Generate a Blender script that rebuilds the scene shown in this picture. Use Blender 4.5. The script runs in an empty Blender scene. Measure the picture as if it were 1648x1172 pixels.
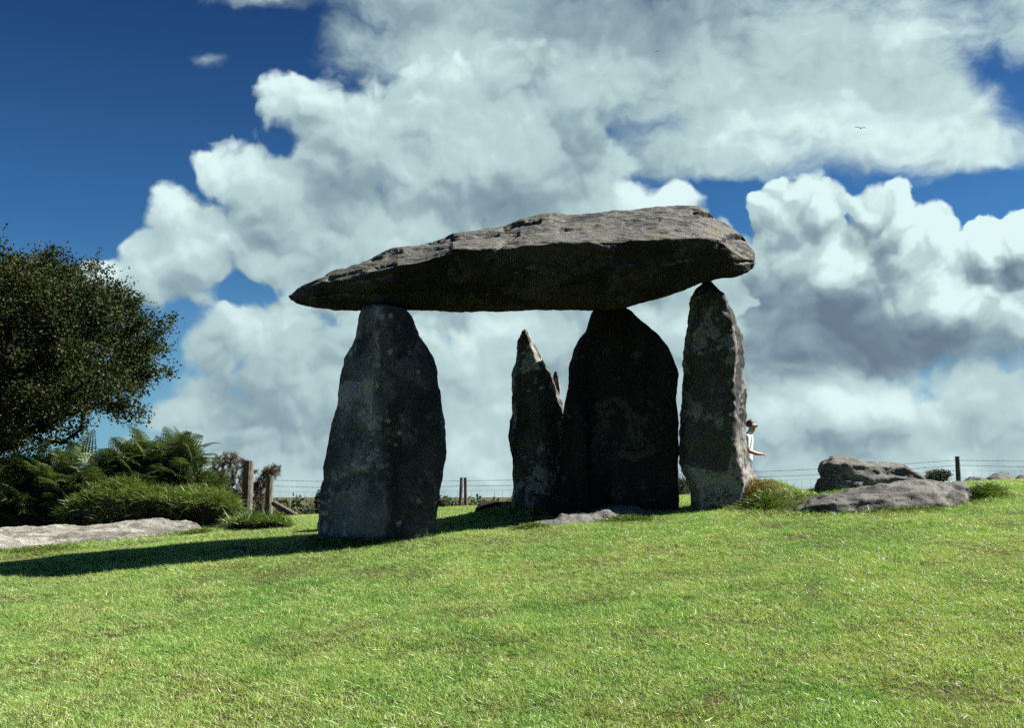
import bpy, bmesh, math, random
import numpy as np
from mathutils import Vector, Matrix, Euler

S = bpy.context.scene
COL = S.collection
rng = np.random.default_rng(7)
random.seed(7)

# ---------------------------------------------------------------- camera
PW, PH = 1648.0, 1172.0                 # the photograph's own pixels
LENS = 35.0
FPX = PW * LENS / 36.0
EYE = 1.6
PITCH = math.radians(7.6)
cam_d = bpy.data.cameras.new('camera'); cam = bpy.data.objects.new('camera', cam_d)
COL.objects.link(cam)
cam_d.lens = LENS; cam_d.sensor_width = 36.0; cam_d.clip_start = 0.05; cam_d.clip_end = 20000
cam.location = (0, 0, EYE); cam.rotation_euler = (math.pi / 2 + PITCH, 0, 0)
S.camera = cam

def ray(px, py):
    a = (px - PW / 2) / FPX; b = (PH / 2 - py) / FPX
    c, s = math.cos(PITCH), math.sin(PITCH)
    return Vector((a, c - b * s, s + b * c))
def at(px, py, y):
    """the point seen at a pixel that lies y metres ahead"""
    d = ray(px, py); k = y / d.y
    return Vector((d.x * k, y, EYE + d.z * k))
def azel(px, py):
    d = ray(px, py).normalized()
    return math.degrees(math.atan2(d.x, d.y)), math.degrees(math.asin(d.z))

# ---------------------------------------------------------------- sun, exposure
SUN_EL = math.radians(42.0)
SUN_AZ = math.radians(78.0)             # clockwise from +Y
sun_dir = Vector((math.sin(SUN_AZ) * math.cos(SUN_EL), math.cos(SUN_AZ) * math.cos(SUN_EL), math.sin(SUN_EL)))
sd = bpy.data.lights.new('sun', 'SUN'); sd.energy = 5.0; sd.angle = math.radians(0.53); sd.color = (1.0, 0.96, 0.89)
sun = bpy.data.objects.new('sun', sd); COL.objects.link(sun)
sun.rotation_euler = (-sun_dir).to_track_quat('-Z', 'Y').to_euler()
sun.location = sun_dir * 60
vs = S.view_settings
S.display_settings.display_device = 'sRGB'
vs.view_transform = 'Standard'; vs.look = 'None'; vs.exposure = 1.5; vs.gamma = 1.0; vs.use_curve_mapping = False
S.render.film_transparent = False
S.cycles.use_denoising = False
S.cycles.use_adaptive_sampling = True; S.cycles.adaptive_threshold = 0.015; S.cycles.adaptive_min_samples = 8
S.cycles.max_bounces = 6; S.cycles.diffuse_bounces = 2; S.cycles.glossy_bounces = 2
S.cycles.transmission_bounces = 3; S.cycles.transparent_max_bounces = 6
S.cycles.sample_clamp_indirect = 3.0
S.cycles.caustics_reflective = False; S.cycles.caustics_refractive = False

# ---------------------------------------------------------------- node expressions
class X:
    """a node socket with arithmetic"""
    def __init__(s, t, sock): s.t = t; s.k = sock
    def _m(s, op, *o, clamp=False):
        n = s.t.nodes.new('ShaderNodeMath'); n.operation = op; n.use_clamp = clamp
        for i, a in enumerate((s,) + o):
            if isinstance(a, X): s.t.links.new(a.k, n.inputs[i])
            else: n.inputs[i].default_value = a
        return X(s.t, n.outputs[0])
    def __add__(s, o): return s._m('ADD', o)
    def __radd__(s, o): return s._m('ADD', o)
    def __sub__(s, o): return s._m('SUBTRACT', o)
    def __rsub__(s, o): return (s * -1.0) + o
    def __mul__(s, o): return s._m('MULTIPLY', o)
    def __rmul__(s, o): return s._m('MULTIPLY', o)
    def __truediv__(s, o): return s._m('DIVIDE', o)
    def __rtruediv__(s, o): return s._m('POWER', -1.0) * o
    def pow(s, o): return s._m('POWER', o)
    def max(s, o): return s._m('MAXIMUM', o)
    def min(s, o): return s._m('MINIMUM', o)
    def abs(s): return s._m('ABSOLUTE')
    def clamp(s): return s._m('ADD', 0.0, clamp=True)
    def step(s, a, b, lo=0.0, hi=1.0):
        n = s.t.nodes.new('ShaderNodeMapRange'); n.interpolation_type = 'SMOOTHSTEP'
        s.t.links.new(s.k, n.inputs[0])
        for i, v in enumerate((a, b, lo, hi)):
            if isinstance(v, X): s.t.links.new(v.k, n.inputs[i + 1])
            else: n.inputs[i + 1].default_value = v
        return X(s.t, n.outputs[0])
    def curve(s, pts, x0, x1, y0, y1):
        """piecewise curve through pts (x, y)"""
        n = s.t.nodes.new('ShaderNodeFloatCurve'); c = n.mapping.curves[0]
        f = (s - x0) / (x1 - x0)
        s.t.links.new(f.clamp().k, n.inputs['Value'])
        pp = sorted((min(max((a - x0) / (x1 - x0), 0), 1), (b - y0) / (y1 - y0)) for a, b in pts)
        while len(c.points) < len(pp): c.points.new(0.5, 0.5)
        for q, (a, b) in zip(c.points, pp): q.location = (a, b); q.handle_type = 'AUTO_CLAMPED'
        n.mapping.use_clip = False; n.mapping.update()
        return X(s.t, n.outputs[0]) * (y1 - y0) + y0

def vmath(t, op, a, b):
    n = t.nodes.new('ShaderNodeVectorMath'); n.operation = op
    for i, v in enumerate((a, b)):
        if isinstance(v, X): t.links.new(v.k, n.inputs['Scale' if (op == 'SCALE' and i) else i])
        elif op == 'SCALE' and i: n.inputs['Scale'].default_value = v
        else: n.inputs[i].default_value = v
    return X(t, n.outputs[0])
def noise(t, vec, scale, detail=4.0, rough=0.5, dist=0.0, kind='FBM', lac=2.0, color=False):
    n = t.nodes.new('ShaderNodeTexNoise'); n.noise_type = kind
    if vec is not None: t.links.new(vec.k, n.inputs['Vector'])
    n.inputs['Scale'].default_value = scale; n.inputs['Detail'].default_value = detail
    n.inputs['Roughness'].default_value = rough; n.inputs['Distortion'].default_value = dist
    n.inputs['Lacunarity'].default_value = lac
    return X(t, n.outputs['Color' if color else 0])
def voro(t, vec, scale, detail=0.0, rough=0.5, feature='F1', smooth=1.0, lac=2.0, rand=1.0, out='Distance'):
    n = t.nodes.new('ShaderNodeTexVoronoi'); n.feature = feature
    if vec is not None: t.links.new(vec.k, n.inputs['Vector'])
    n.inputs['Scale'].default_value = scale
    if 'Detail' in n.inputs: n.inputs['Detail'].default_value = detail; n.inputs['Roughness'].default_value = rough; n.inputs['Lacunarity'].default_value = lac
    if feature == 'SMOOTH_F1': n.inputs['Smoothness'].default_value = smooth
    n.inputs['Randomness'].default_value = rand
    return X(t, n.outputs[out])
def mix(t, f, a, b, mode='MIX'):
    n = t.nodes.new('ShaderNodeMix'); n.data_type = 'RGBA'; n.blend_type = mode; n.clamp_factor = True
    for k, v in ((0, f), (6, a), (7, b)):
        if isinstance(v, X): t.links.new(v.k, n.inputs[k])
        elif k == 0: n.inputs[0].default_value = v
        else: n.inputs[k].default_value = (*v[:3], 1)
    return X(t, n.outputs[2])

# ---------------------------------------------------------------- sky with clouds (world)
W = bpy.data.worlds.new('World'); S.world = W; W.use_nodes = True
def build_sky():
    t = W.node_tree; t.nodes.clear()
    out = t.nodes.new('ShaderNodeOutputWorld'); bg = t.nodes.new('ShaderNodeBackground')
    t.links.new(bg.outputs[0], out.inputs[0]); bg.inputs[1].default_value = 0.05
    sk = t.nodes.new('ShaderNodeTexSky'); sk.sky_type = 'NISHITA'; sk.sun_disc = False
    sk.sun_elevation = SUN_EL; sk.sun_rotation = SUN_AZ; sk.air_density = 1.0; sk.dust_density = 0.6; sk.ozone_density = 2.0
    tc = t.nodes.new('ShaderNodeTexCoord'); d = X(t, tc.outputs['Generated'])
    sp = t.nodes.new('ShaderNodeSeparateXYZ'); t.links.new(d.k, sp.inputs[0])
    x, y, z = (X(t, o) for o in sp.outputs)
    k = 2.0 / (y + 1.02)                                   # the dome laid flat, true to angle
    cb = t.nodes.new('ShaderNodeCombineXYZ')
    t.links.new((x * k).k, cb.inputs[0]); t.links.new((z * k).k, cb.inputs[1])
    p = X(t, cb.outputs[0])
    el = z._m('ARCSINE') * (180 / math.pi)
    def flat(px, py):
        v = ray(px, py).normalized(); q = 2.0 / (1.02 + v.y)
        return v.x * q, v.z * q
    n2 = lambda v, s, det, r, kind='FBM': _n2(v, s, det, r, kind)
    def _n2(v, s, det, r, kind):
        q = noise(t, v, s, det, r, 0.0, kind); q.k.node.noise_dimensions = '2D'; return q
    def _v2(v, s, det, r):
        q = voro(t, v, s, det, r); q.k.node.voronoi_dimensions = '2D'; return q
    nz = noise(t, p, 10.0, 4, 0.6, color=True); nz.k.node.noise_dimensions = '2D'
    nz = vmath(t, 'SUBTRACT', nz, (0.5, 0.5, 0.5))
    pw = vmath(t, 'ADD', p, vmath(t, 'MULTIPLY', nz, (0.055, 0.055, 0)))
    LX, LY = 0.35, 0.94
    def puff(off, dv=2.0, dn=5.0):
        v = pw if off == 0 else vmath(t, 'ADD', pw, (LX * off, LY * off, 0))
        return (0.52 - _v2(v, 15.0, dv, 0.5)) * 0.75 + (_n2(v, 13.0, dn, 0.54, 'FBM') - 0.5) * 0.75
    P0 = puff(0); P1 = puff(0.010); P2 = puff(0.034, 1.0, 3.0)
    lit_s = P0 - P1; lit_l = P0 - P2
    soft = _n2(p, 4.6, 2, 0.5, 'FBM') - 0.5
    soft2 = _n2(vmath(t, 'MULTIPLY', pw, (0.75, 1.35, 1)), 7.0, 5, 0.62, 'FBM') - 0.5
    fine = _n2(pw, 42.0, 2, 0.6, 'FBM') - 0.5
    pg = vmath(t, 'ADD', p, vmath(t, 'MULTIPLY', nz, (0.030, 0.030, 0)))                              # what the big lobes are drawn on
    def lobes(items, v):
        """union of rounded lobes (px, py, rx, ry): about 1 in a lobe's middle, 0 on its rim"""
        acc = None
        for it in items:
            px, py, rx = it[:3]; ry = it[3] if len(it) > 3 else rx
            cx, cy = flat(px, py); ex, _ = flat(px + rx, py); _, ey = flat(px, py - ry)
            sx, sy = 1 / abs(ex - cx), 1 / abs(ey - cy)
            n = t.nodes.new('ShaderNodeVectorMath'); n.operation = 'MULTIPLY_ADD'
            t.links.new(v.k, n.inputs[0]); n.inputs[1].default_value = (sx, sy, 0); n.inputs[2].default_value = (-cx * sx, -cy * sy, 0)
            l = t.nodes.new('ShaderNodeVectorMath'); l.operation = 'LENGTH'; t.links.new(n.outputs[0], l.inputs[0])
            r = min(1.0, math.sqrt(rx * ry) / 110.0)        # small lobes rise less
            f = X(t, l.outputs['Value'])._m('MULTIPLY_ADD', -(0.45 + 0.75 * r), 0.45 + 0.75 * r)
            acc = f if acc is None else acc._m('SMOOTH_MAX', f, 0.10)
        return acc.max(-3.0)
    def spots(items):
        """soft patches (px, py, rx, ry, value), summed"""
        acc = None
        for px, py, rx, ry, val in items:
            cx, cy = flat(px, py); ex, _ = flat(px + rx, py); _, ey = flat(px, py - ry)
            sx, sy = 1 / abs(ex - cx), 1 / abs(ey - cy)
            n = t.nodes.new('ShaderNodeVectorMath'); n.operation = 'MULTIPLY_ADD'
            t.links.new(pg.k, n.inputs[0]); n.inputs[1].default_value = (sx, sy, 0); n.inputs[2].default_value = (-cx * sx, -cy * sy, 0)
            l = t.nodes.new('ShaderNodeVectorMath'); l.operation = 'LENGTH'; t.links.new(n.outputs[0], l.inputs[0])
            f = X(t, l.outputs['Value']).step(0.0, 1.3, val, 0.0)
            acc = f if acc is None else acc + f
        return acc
    pg2 = vmath(t, 'ADD', pg, (LX * 0.03, LY * 0.03, 0))
    WHITE = (5.3, 6.6, 6.6); PALE = (3.3, 4.45, 4.6); GREY = (1.95, 2.8, 3.15); DARK = (1.0, 1.45, 1.95)
    def shade(v):
        c = mix(t, v.step(-0.12, 0.40), DARK, GREY)
        c = mix(t, v.step(0.28, 0.62), c, PALE)
        return mix(t, v.step(0.58, 1.0), c, WHITE)
    tint = mix(t, el.step(8, 34), (0.18, 0.42, 0.64), (0.062, 0.155, 0.31))
    col = mix(t, 1.0, X(t, sk.outputs[0]), tint, 'MULTIPLY')
    col = mix(t, el.step(-1.5, 15, 0.8, 0.0), col, (1.7, 3.5, 4.5))

    # --- sheet of broken high cloud, upper middle to right (and on, out of the frame)
    G = lobes([(760, 40, 300, 150), (1000, 90, 420, 200), (1250, 130, 480, 200), (1460, 190, 330, 125), (1120, 240, 300, 85), (1900, 60, 520, 260), (1000, -350, 700, 380), (2600, 250, 700, 420),
               (560, 60, 120, 60), (420, 0, 150, 34), (330, 85, 70, 36)], pg)
    G = G - spots([(1640, 150, 100, 90, 0.85), (1565, 105, 60, 45, 0.40), (1265, 85, 55, 30, 0.30), (1170, 325, 110, 40, 1.0), (1610, 310, 120, 45, 1.0), (340, 60, 220, 130, 0.30), (520, 60, 110, 40, 0.22), (470, 220, 60, 60, 0.6), (1010, 60, 70, 40, 0.1)])
    Ds = G * 0.85 + soft2 * 1.35 + soft * 0.3 + fine * 0.14
    a_s = Ds.step(-0.06, 0.58)
    v_s = 0.58 + soft2 * 0.75 + soft * 0.40 + lit_l * 0.20 + lit_s * 0.20 + fine * 0.12 + spots([(1300, 200, 420, 150, 0.15), (820, 20, 420, 120, -0.22), (1180, 40, 250, 60, -0.10), (900, 130, 160, 60, 0.08), (1100, 150, 120, 40, -0.08), (1500, 60, 160, 60, 0.1)])
    col = mix(t, a_s, col, shade(v_s))

    # --- broad cumulus on the left, running on behind the capstone
    LC = [(360, 380, 120, 80), (430, 420, 130, 70), (385, 285, 80), (278, 350, 64), (320, 410, 115, 95), (240, 400, 60, 50), (185, 440, 56, 42), (455, 345, 120), (505, 155, 96, 64), (590, 235, 150, 130), (610, 390, 290, 130), (800, 260, 280, 200), (860, 420, 360, 140),
          (1005, 322, 54), (1085, 332, 52), (970, 360, 150, 90), (250, 445, 100, 60), (700, 460, 330, 90), (1060, 420, 160, 120), (1120, 480, 160, 60), (500, 490, 110, 40), (760, 510, 260, 50), (980, 500, 260, 60)]
    G = lobes(LC, pg); Gb = lobes(LC, pg2)
    hole = spots([(412, 466, 100, 28, 0.62), (462, 232, 26, 34, 0.4)])
    Dc = G * 1.15 - hole + P0 * 0.85 + fine * 0.16 + soft2 * 0.25
    a_c = Dc.step(-0.03, 0.27)
    v_c = 0.56 + (G - Gb) * 0.45 + lit_s * 0.42 + lit_l * 0.17 + soft * 0.5 - G.step(0.1, 0.9, 0.0, 0.06) \
        + spots([(830, 345, 75, 70, -0.16), (560, 430, 240, 60, 0.06), (1040, 315, 100, 50, 0.42), (700, 180, 200, 60, 0.02), (690, 390, 260, 60, -0.05), (320, 290, 120, 110, 0.14), (700, 285, 180, 50, 0.10), (520, 150, 110, 60, 0.12), (420, 400, 120, 70, -0.06)])
    col = mix(t, a_c, col, shade(v_c))

    # --- lower bank, down to the horizon
    LB = [(400, 548, 100, 70), (480, 565, 130, 80), (335, 570, 66, 76), (330, 660, 90, 100), (600, 650, 360, 190), (900, 620, 380, 170), (1180, 640, 460, 270), (1650, 740, 480, 190), (420, 780, 260, 120), (800, 800, 600, 180), (2300, 760, 700, 150), (1400, 830, 700, 160)]
    G = lobes(LB, pg)
    Db = G * 1.2 + P0 * 0.8 + fine * 0.16
    a_b = Db.step(-0.05, 0.36)
    v_b = 0.53 + lit_s * 0.34 + lit_l * 0.16 + soft * 0.55 + soft2 * 0.26 \
        + spots([(420, 520, 130, 50, 0.16), (800, 540, 180, 60, 0.24), (370, 650, 180, 110, -0.16), (620, 640, 250, 80, -0.08), (1000, 640, 220, 80, -0.06), (1360, 655, 260, 50, 0.36), (1500, 640, 200, 40, 0.1), (1080, 530, 120, 60, 0.14), (960, 560, 80, 60, -0.14),
                 (1250, 720, 160, 40, -0.10), (1450, 700, 150, 40, -0.12), (640, 740, 200, 60, 0.03), (420, 790, 180, 40, 0.12), (780, 780, 200, 40, 0.14), (1500, 745, 150, 40, 0.12)])
    col = mix(t, a_b, col, shade(v_b))

    # --- big cumulus on the right with a dark base
    LR = [(1262, 352, 64), (1325, 335, 66), (1392, 345, 60), (1440, 350, 58), (1508, 356, 50), (1590, 395, 70), (1645, 385, 66), (1250, 440, 66), (1340, 440, 160, 130), (1540, 470, 230, 115), (1300, 560, 180, 110), (1490, 575, 290, 80), (1760, 430, 170, 130), (1720, 550, 260, 90)]
    G = lobes(LR, pg); Gb = lobes(LR, pg2)
    Dr = G * 1.25 + P0 * 0.72 + fine * 0.15
    a_r = Dr.step(0.0, 0.15)
    bx, by = flat(1300, 618); b2x, b2y = flat(1640, 572)
    spg = t.nodes.new('ShaderNodeSeparateXYZ'); t.links.new(pg.k, spg.inputs[0])
    gx, gy = X(t, spg.outputs[0]), X(t, spg.outputs[1])
    base = gy - ((gx - bx) * ((b2y - by) / (b2x - bx)) + by) + soft2 * 0.05 + fine * 0.02
    a_r = a_r * base.step(-0.012, 0.022)
    dk = spots([(1320, 565, 250, 130, 0.85), (1560, 580, 290, 75, 0.75), (1390, 470, 130, 80, 0.35), (1240, 480, 70, 80, 0.30), (1500, 500, 260, 60, 0.15)]) - spots([(1500, 478, 110, 46, 0.45), (1600, 450, 150, 50, 0.3)])
    dk = dk.clamp()
    v_r = 0.60 - dk * 0.60 + ((G - Gb) * 0.60 + lit_s * 1.0 + lit_l * 0.46) * (1.0 - dk * 0.72) + soft * 0.12 \
        + spots([(1330, 300, 120, 40, 0.12), (1560, 370, 160, 60, 0.16)])
    col = mix(t, a_r, col, shade(v_r))
    t.links.new(col.k, bg.inputs[0])
    W.cycles.sampling_method = 'NONE'
build_sky()
# ---------------------------------------------------------------- helpers
def _hash(i, j, k, s):
    n = (i * 374761393 + j * 668265263 + k * 2147483647 + s * 1274126177) & 0xffffffff
    n = ((n ^ (n >> 13)) * 1274126177) & 0xffffffff
    n = ((n ^ (n >> 16)) * 2246822519) & 0xffffffff
    return (n ^ (n >> 15))
def vnoise(p, seed=0):
    """smooth gradient noise, about -1..1, for an (n, 3) array"""
    p = np.asarray(p, float); f = np.floor(p); i = f.astype(np.int64); u = p - f
    w = u * u * u * (u * (u * 6 - 15) + 10); r = np.zeros(len(p))
    for a in (0, 1):
        for b in (0, 1):
            for c in (0, 1):
                h = _hash(i[:, 0] + a, i[:, 1] + b, i[:, 2] + c, seed)
                g = np.stack([(h & 1023) / 511.5 - 1, ((h >> 10) & 1023) / 511.5 - 1, ((h >> 20) & 1023) / 511.5 - 1], 1)
                d = (g * (u - np.array([a, b, c]))).sum(1)
                r += d * np.where(a, w[:, 0], 1 - w[:, 0]) * np.where(b, w[:, 1], 1 - w[:, 1]) * np.where(c, w[:, 2], 1 - w[:, 2])
    return r * 1.25
def fbm(p, scale, octs=4, seed=0, gain=0.5):
    p = np.asarray(p, float) * scale; a = 1.0; r = np.zeros(len(p))
    for o in range(octs): r += a * vnoise(p * 2.03 ** o + 17.3 * o, seed + o); a *= gain
    return r
def mesh_obj(name, verts, faces, mat, parent=None, smooth=True, mats=None, mat_idx=None):
    m = bpy.data.meshes.new(name)
    verts = np.asarray(verts, np.float32)
    if isinstance(faces, np.ndarray):
        nf, k = faces.shape
        m.vertices.add(len(verts)); m.vertices.foreach_set('co', verts.ravel())
        m.loops.add(nf * k); m.loops.foreach_set('vertex_index', faces.astype(np.int32).ravel())
        m.polygons.add(nf); m.polygons.foreach_set('loop_start', np.arange(0, nf * k, k, dtype=np.int32))
        m.update(calc_edges=True)
    else:
        m.from_pydata(verts.tolist(), [], [list(map(int, f)) for f in faces]); m.update()
    for q in (mats or [mat]): m.materials.append(q)
    if mat_idx is not None: m.polygons.foreach_set('material_index', np.asarray(mat_idx, np.int32))
    m.polygons.foreach_set('use_smooth', np.full(len(m.polygons), bool(smooth)))
    m.validate()
    o = bpy.data.objects.new(name, m); COL.objects.link(o)
    if parent is not None: o.parent = parent
    return o
def tag(o, label, cat, group=None, kind=None):
    if label: o['label'] = label
    if cat: o['category'] = cat
    if group: o['group'] = group
    if kind: o['kind'] = kind
    return o
def empty(name, loc):
    o = bpy.data.objects.new(name, None); o.empty_display_size = 0.2; COL.objects.link(o); o.location = loc
    return o
def adopt(o, parent):
    """parent a mesh given in world coordinates"""
    o.parent = parent; o.matrix_parent_inverse = Matrix.Translation(-Vector(parent.location)); return o
def material(name):
    m = bpy.data.materials.new(name); m.use_nodes = True; t = m.node_tree
    b = t.nodes['Principled BSDF']; return m, t, b
def objco(t): return X(t, t.nodes.new('ShaderNodeNewGeometry').outputs['Position'])
def bump(t, b, h, strength=0.6, dist=0.02):
    n = t.nodes.new('ShaderNodeBump'); n.inputs['Strength'].default_value = strength; n.inputs['Distance'].default_value = dist
    t.links.new(h.k, n.inputs['Height']); t.links.new(n.outputs[0], b.inputs['Normal'])

def rock_mat(name, dark, mid, pale, lichen=0.5, yellow=0.3, streak=(1, 1, 1), seed=0.0, upper=None, crust=0.5, stain=None, grain=0.3, foot=None):
    m, t, b = material(name); p = vmath(t, 'ADD', objco(t), (seed, seed * 0.7, seed * 1.3))
    ps = vmath(t, 'MULTIPLY', p, streak)
    big = noise(t, ps, 1.3, 6, 0.6, 0.3); med = noise(t, ps, 6.0, 6, 0.65); fin = noise(t, p, 40.0, 4, 0.65)
    c = mix(t, (big * 0.8 + med * 0.3).step(0.44, 0.66), dark, mid)
    patch = noise(t, p, 1.9, 8, 0.62, 0.5); spot = noise(t, p, 15.0, 5, 0.66)
    # grey crustose lichen: broad ragged sheets, and separate round rosettes
    sheet = (patch * 0.85 + spot * 0.24).step(0.615 - 0.07 * lichen, 0.645 - 0.07 * lichen)
    wob = vmath(t, 'ADD', p, vmath(t, 'SCALE', vmath(t, 'SUBTRACT', noise(t, p, 26.0, 3, 0.6, color=True), (0.5, 0.5, 0.5)), 0.05))
    vn = t.nodes.new('ShaderNodeTexVoronoi'); vn.inputs['Scale'].default_value = 8.5; t.links.new(wob.k, vn.inputs['Vector'])
    sv = t.nodes.new('ShaderNodeSeparateColor'); t.links.new(vn.outputs['Color'], sv.inputs[0])
    ros = (X(t, vn.outputs['Distance']) - X(t, sv.outputs[0]) * 0.42).step(-0.05, 0.03, 1.0, 0.0) * X(t, sv.outputs[1]).step(0.60, 0.62) * patch.step(0.40, 0.56)
    lm = (sheet * (0.35 + 0.4 * lichen)).max(ros * min(0.95, 0.35 + lichen * 0.7))
    c = mix(t, lm * spot.step(0.30, 0.55, 0.55, 1.0), c, pale)
    blot = noise(t, vmath(t, 'ADD', ps, (3.1, 8.7, 1.9)), 2.2, 8, 0.68, 0.6)      # near-black crusts of algae with ragged edges
    ym = noise(t, p, 2.6, 6, 0.66).step(0.54, 0.64) * yellow
    if upper:                                              # lichened upper side; sunlit-top, shaded-belly contrast is also put into the colour
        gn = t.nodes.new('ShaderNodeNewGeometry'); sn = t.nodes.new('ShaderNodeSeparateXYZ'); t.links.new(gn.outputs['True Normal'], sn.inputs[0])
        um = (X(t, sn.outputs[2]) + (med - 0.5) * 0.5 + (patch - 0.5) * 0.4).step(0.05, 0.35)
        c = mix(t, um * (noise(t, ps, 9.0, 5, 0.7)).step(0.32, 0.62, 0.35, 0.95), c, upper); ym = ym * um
    c = mix(t, ym, c, (0.15, 0.145, 0.075))
    c = mix(t, blot.step(0.53, 0.60) * crust, c, (0.022, 0.020, 0.023))
    c = mix(t, (fin * 0.6 + noise(t, ps, 110.0, 3, 0.6) * 0.4).step(0.36, 0.58, grain, 0.0), c, (0.018, 0.017, 0.016))
    if stain:                                              # dark algae over one flank, ragged at its edge
        so = t.nodes.new('ShaderNodeSeparateXYZ'); t.links.new(objco(t).k, so.inputs[0])
        e = X(t, so.outputs[0]) - stain[0] + (patch - 0.5) * 0.9 + (med - 0.5) * 0.5 + X(t, so.outputs[2]) * stain[1]
        c = mix(t, e.step(-0.06, 0.10, 0.0, 0.75) * (1.0 - ros * 0.7), c, (0.016, 0.015, 0.016))
    if foot:                                               # a crust of pale lichen round the foot, ragged along its upper edge
        sf = t.nodes.new('ShaderNodeSeparateXYZ'); t.links.new(objco(t).k, sf.inputs[0])
        e = foot - X(t, sf.outputs[2]) + (patch - 0.5) * 0.5 + (spot - 0.5) * 0.45
        c = mix(t, e.step(-0.02, 0.06, 0.0, 0.6) * spot.step(0.36, 0.52), c, pale)
    t.links.new(c.k, b.inputs['Base Color'])
    b.inputs['Roughness'].default_value = 0.92; b.inputs['Specular IOR Level'].default_value = 0.18
    bump(t, b, med * 0.8 + fin * (0.15 + 0.5 * grain) + lm * 0.10, 0.40 + 0.7 * grain, 0.03)
    return m

# lofted stone: sections of k points each, in world coordinates
def resample(poly, n, w):
    """closed polyline resampled, w[i] points on edge i"""
    out = []
    for i, c in enumerate(w):
        a, b = poly[i], poly[(i + 1) % len(poly)]
        s = np.arange(c)[:, None] / c
        out.append(a + (b - a) * s)
    return np.concatenate(out)
def loft(sections, step=0.03, rough=(0.035, 0.014, 0.006), scale=(1.8, 7.0, 22.0), seed=0, rnd=2, along_smooth=1, cap=(0.5, 0.5), cracks=(), strata=None, cap_rings=5):
    sec = np.array([[list(q) for q in s] for s in sections], float)
    cen = sec.mean(1); seg = np.linalg.norm(np.diff(cen, axis=0), axis=1)
    cum = np.concatenate([[0], np.cumsum(seg)]); n = max(6, int(cum[-1] / step))
    tt = np.linspace(0, cum[-1], n)
    tt = np.unique(np.concatenate([tt, cum]))
    rows = np.empty((len(tt),) + sec.shape[1:])
    for j in range(sec.shape[1]):
        for c in range(3): rows[:, j, c] = np.interp(tt, cum, sec[:, j, c])
    el = np.linalg.norm(np.roll(rows, -1, 1) - rows, axis=2).max(0)
    w = np.maximum(2, np.round(el / step)).astype(int)
    G = np.array([resample(r, None, w) for r in rows])                 # rows x around x 3
    for _ in range(rnd): G = 0.5 * G + 0.25 * (np.roll(G, 1, 1) + np.roll(G, -1, 1))
    for _ in range(along_smooth):
        H = G.copy(); H[1:-1] = 0.5 * G[1:-1] + 0.25 * (G[:-2] + G[2:]); G = H
    def capring(g, nxt, amount):
        c = g.mean(0); d = c - nxt.mean(0); d /= (np.linalg.norm(d) + 1e-9); size = np.linalg.norm(g - c, axis=1).mean()
        return [c + (g - c) * math.cos(a) + d * size * amount * math.sin(a) for a in np.linspace(0, math.pi / 2, cap_rings + 1)[1:-1]] + [np.repeat((c + d * size * amount)[None], len(g), 0)]
    top = capring(G[0], G[min(3, len(G) - 1)], cap[0])[::-1]; end = capring(G[-1], G[max(-4, -len(G))], cap[1])
    G = np.concatenate([np.array(top), G, np.array(end)])
    R, A = G.shape[:2]
    V = G.reshape(-1, 3)
    i = np.arange(R - 1)[:, None] * A; j = np.arange(A)[None]; j2 = (j + 1) % A
    F = np.stack([i + j, i + j2, i + A + j2, i + A + j], -1).reshape(-1, 4)
    def normals(V):
        g = V.reshape(R, A, 3); du = np.roll(g, -1, 1) - np.roll(g, 1, 1); dv = np.empty_like(g)
        dv[1:-1] = g[2:] - g[:-2]; dv[0] = g[1] - g[0]; dv[-1] = g[-1] - g[-2]
        nn = np.cross(du, dv); l = np.linalg.norm(nn, axis=2, keepdims=True); nn = nn / np.maximum(l, 1e-9)
        nn[0] = nn[1].mean(0); nn[-1] = nn[-2].mean(0)
        return nn.reshape(-1, 3)
    N = normals(V)
    if ((V - V.mean(0)) * N).sum(1).mean() < 0: N = -N; F = F[:, ::-1]; sgn = -1
    else: sgn = 1
    for k, (a, s) in enumerate(zip(rough, scale)):
        q = V if strata is None else V * np.array(strata)
        d = fbm(q, s, 4 if k == 0 else 3, seed * 31 + k * 7)
        if k == 0:                                         # broad flakes: soft plateaus with steps between
            st = fbm(q, s * 1.6, 3, seed * 31 + 99); d = d * 0.55 + 0.6 * np.tanh(st * 5.0) * 0.5
        V = V + N * (d * a)[:, None]
    if cracks:                                             # fissures and ledges cut into the side that faces the lawn
        c_, s_ = math.cos(PITCH), math.sin(PITCH); rel = V - np.array([0, 0, EYE]); fw = rel[:, 1] * c_ + rel[:, 2] * s_; upv = rel[:, 2] * c_ - rel[:, 1] * s_
        Q = np.stack([PW / 2 + FPX * rel[:, 0] / fw, PH / 2 - FPX * upv / fw], 1)
        Q += 3.0 * np.stack([vnoise(V * 8, 5), vnoise(V * 8, 6)], 1); front = (N * rel).sum(1) < 0
        for pts, rad, dep in cracks:
            P = np.array(pts, float); best = np.full(len(V), 99.0)
            for a, b in zip(P[:-1], P[1:]):
                ab = b - a; q = np.clip(((Q - a) @ ab) / (ab @ ab), 0, 1); best = np.minimum(best, np.linalg.norm(Q - a - q[:, None] * ab, axis=1))
            V = V - N * (dep * np.exp(-(best / rad) ** 2) * front)[:, None]
    # weld each pole to one vertex
    g = V.reshape(R, A, 3); g[0] = g[0].mean(0); g[-1] = g[-1].mean(0)
    return g.reshape(-1, 3), F

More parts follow.
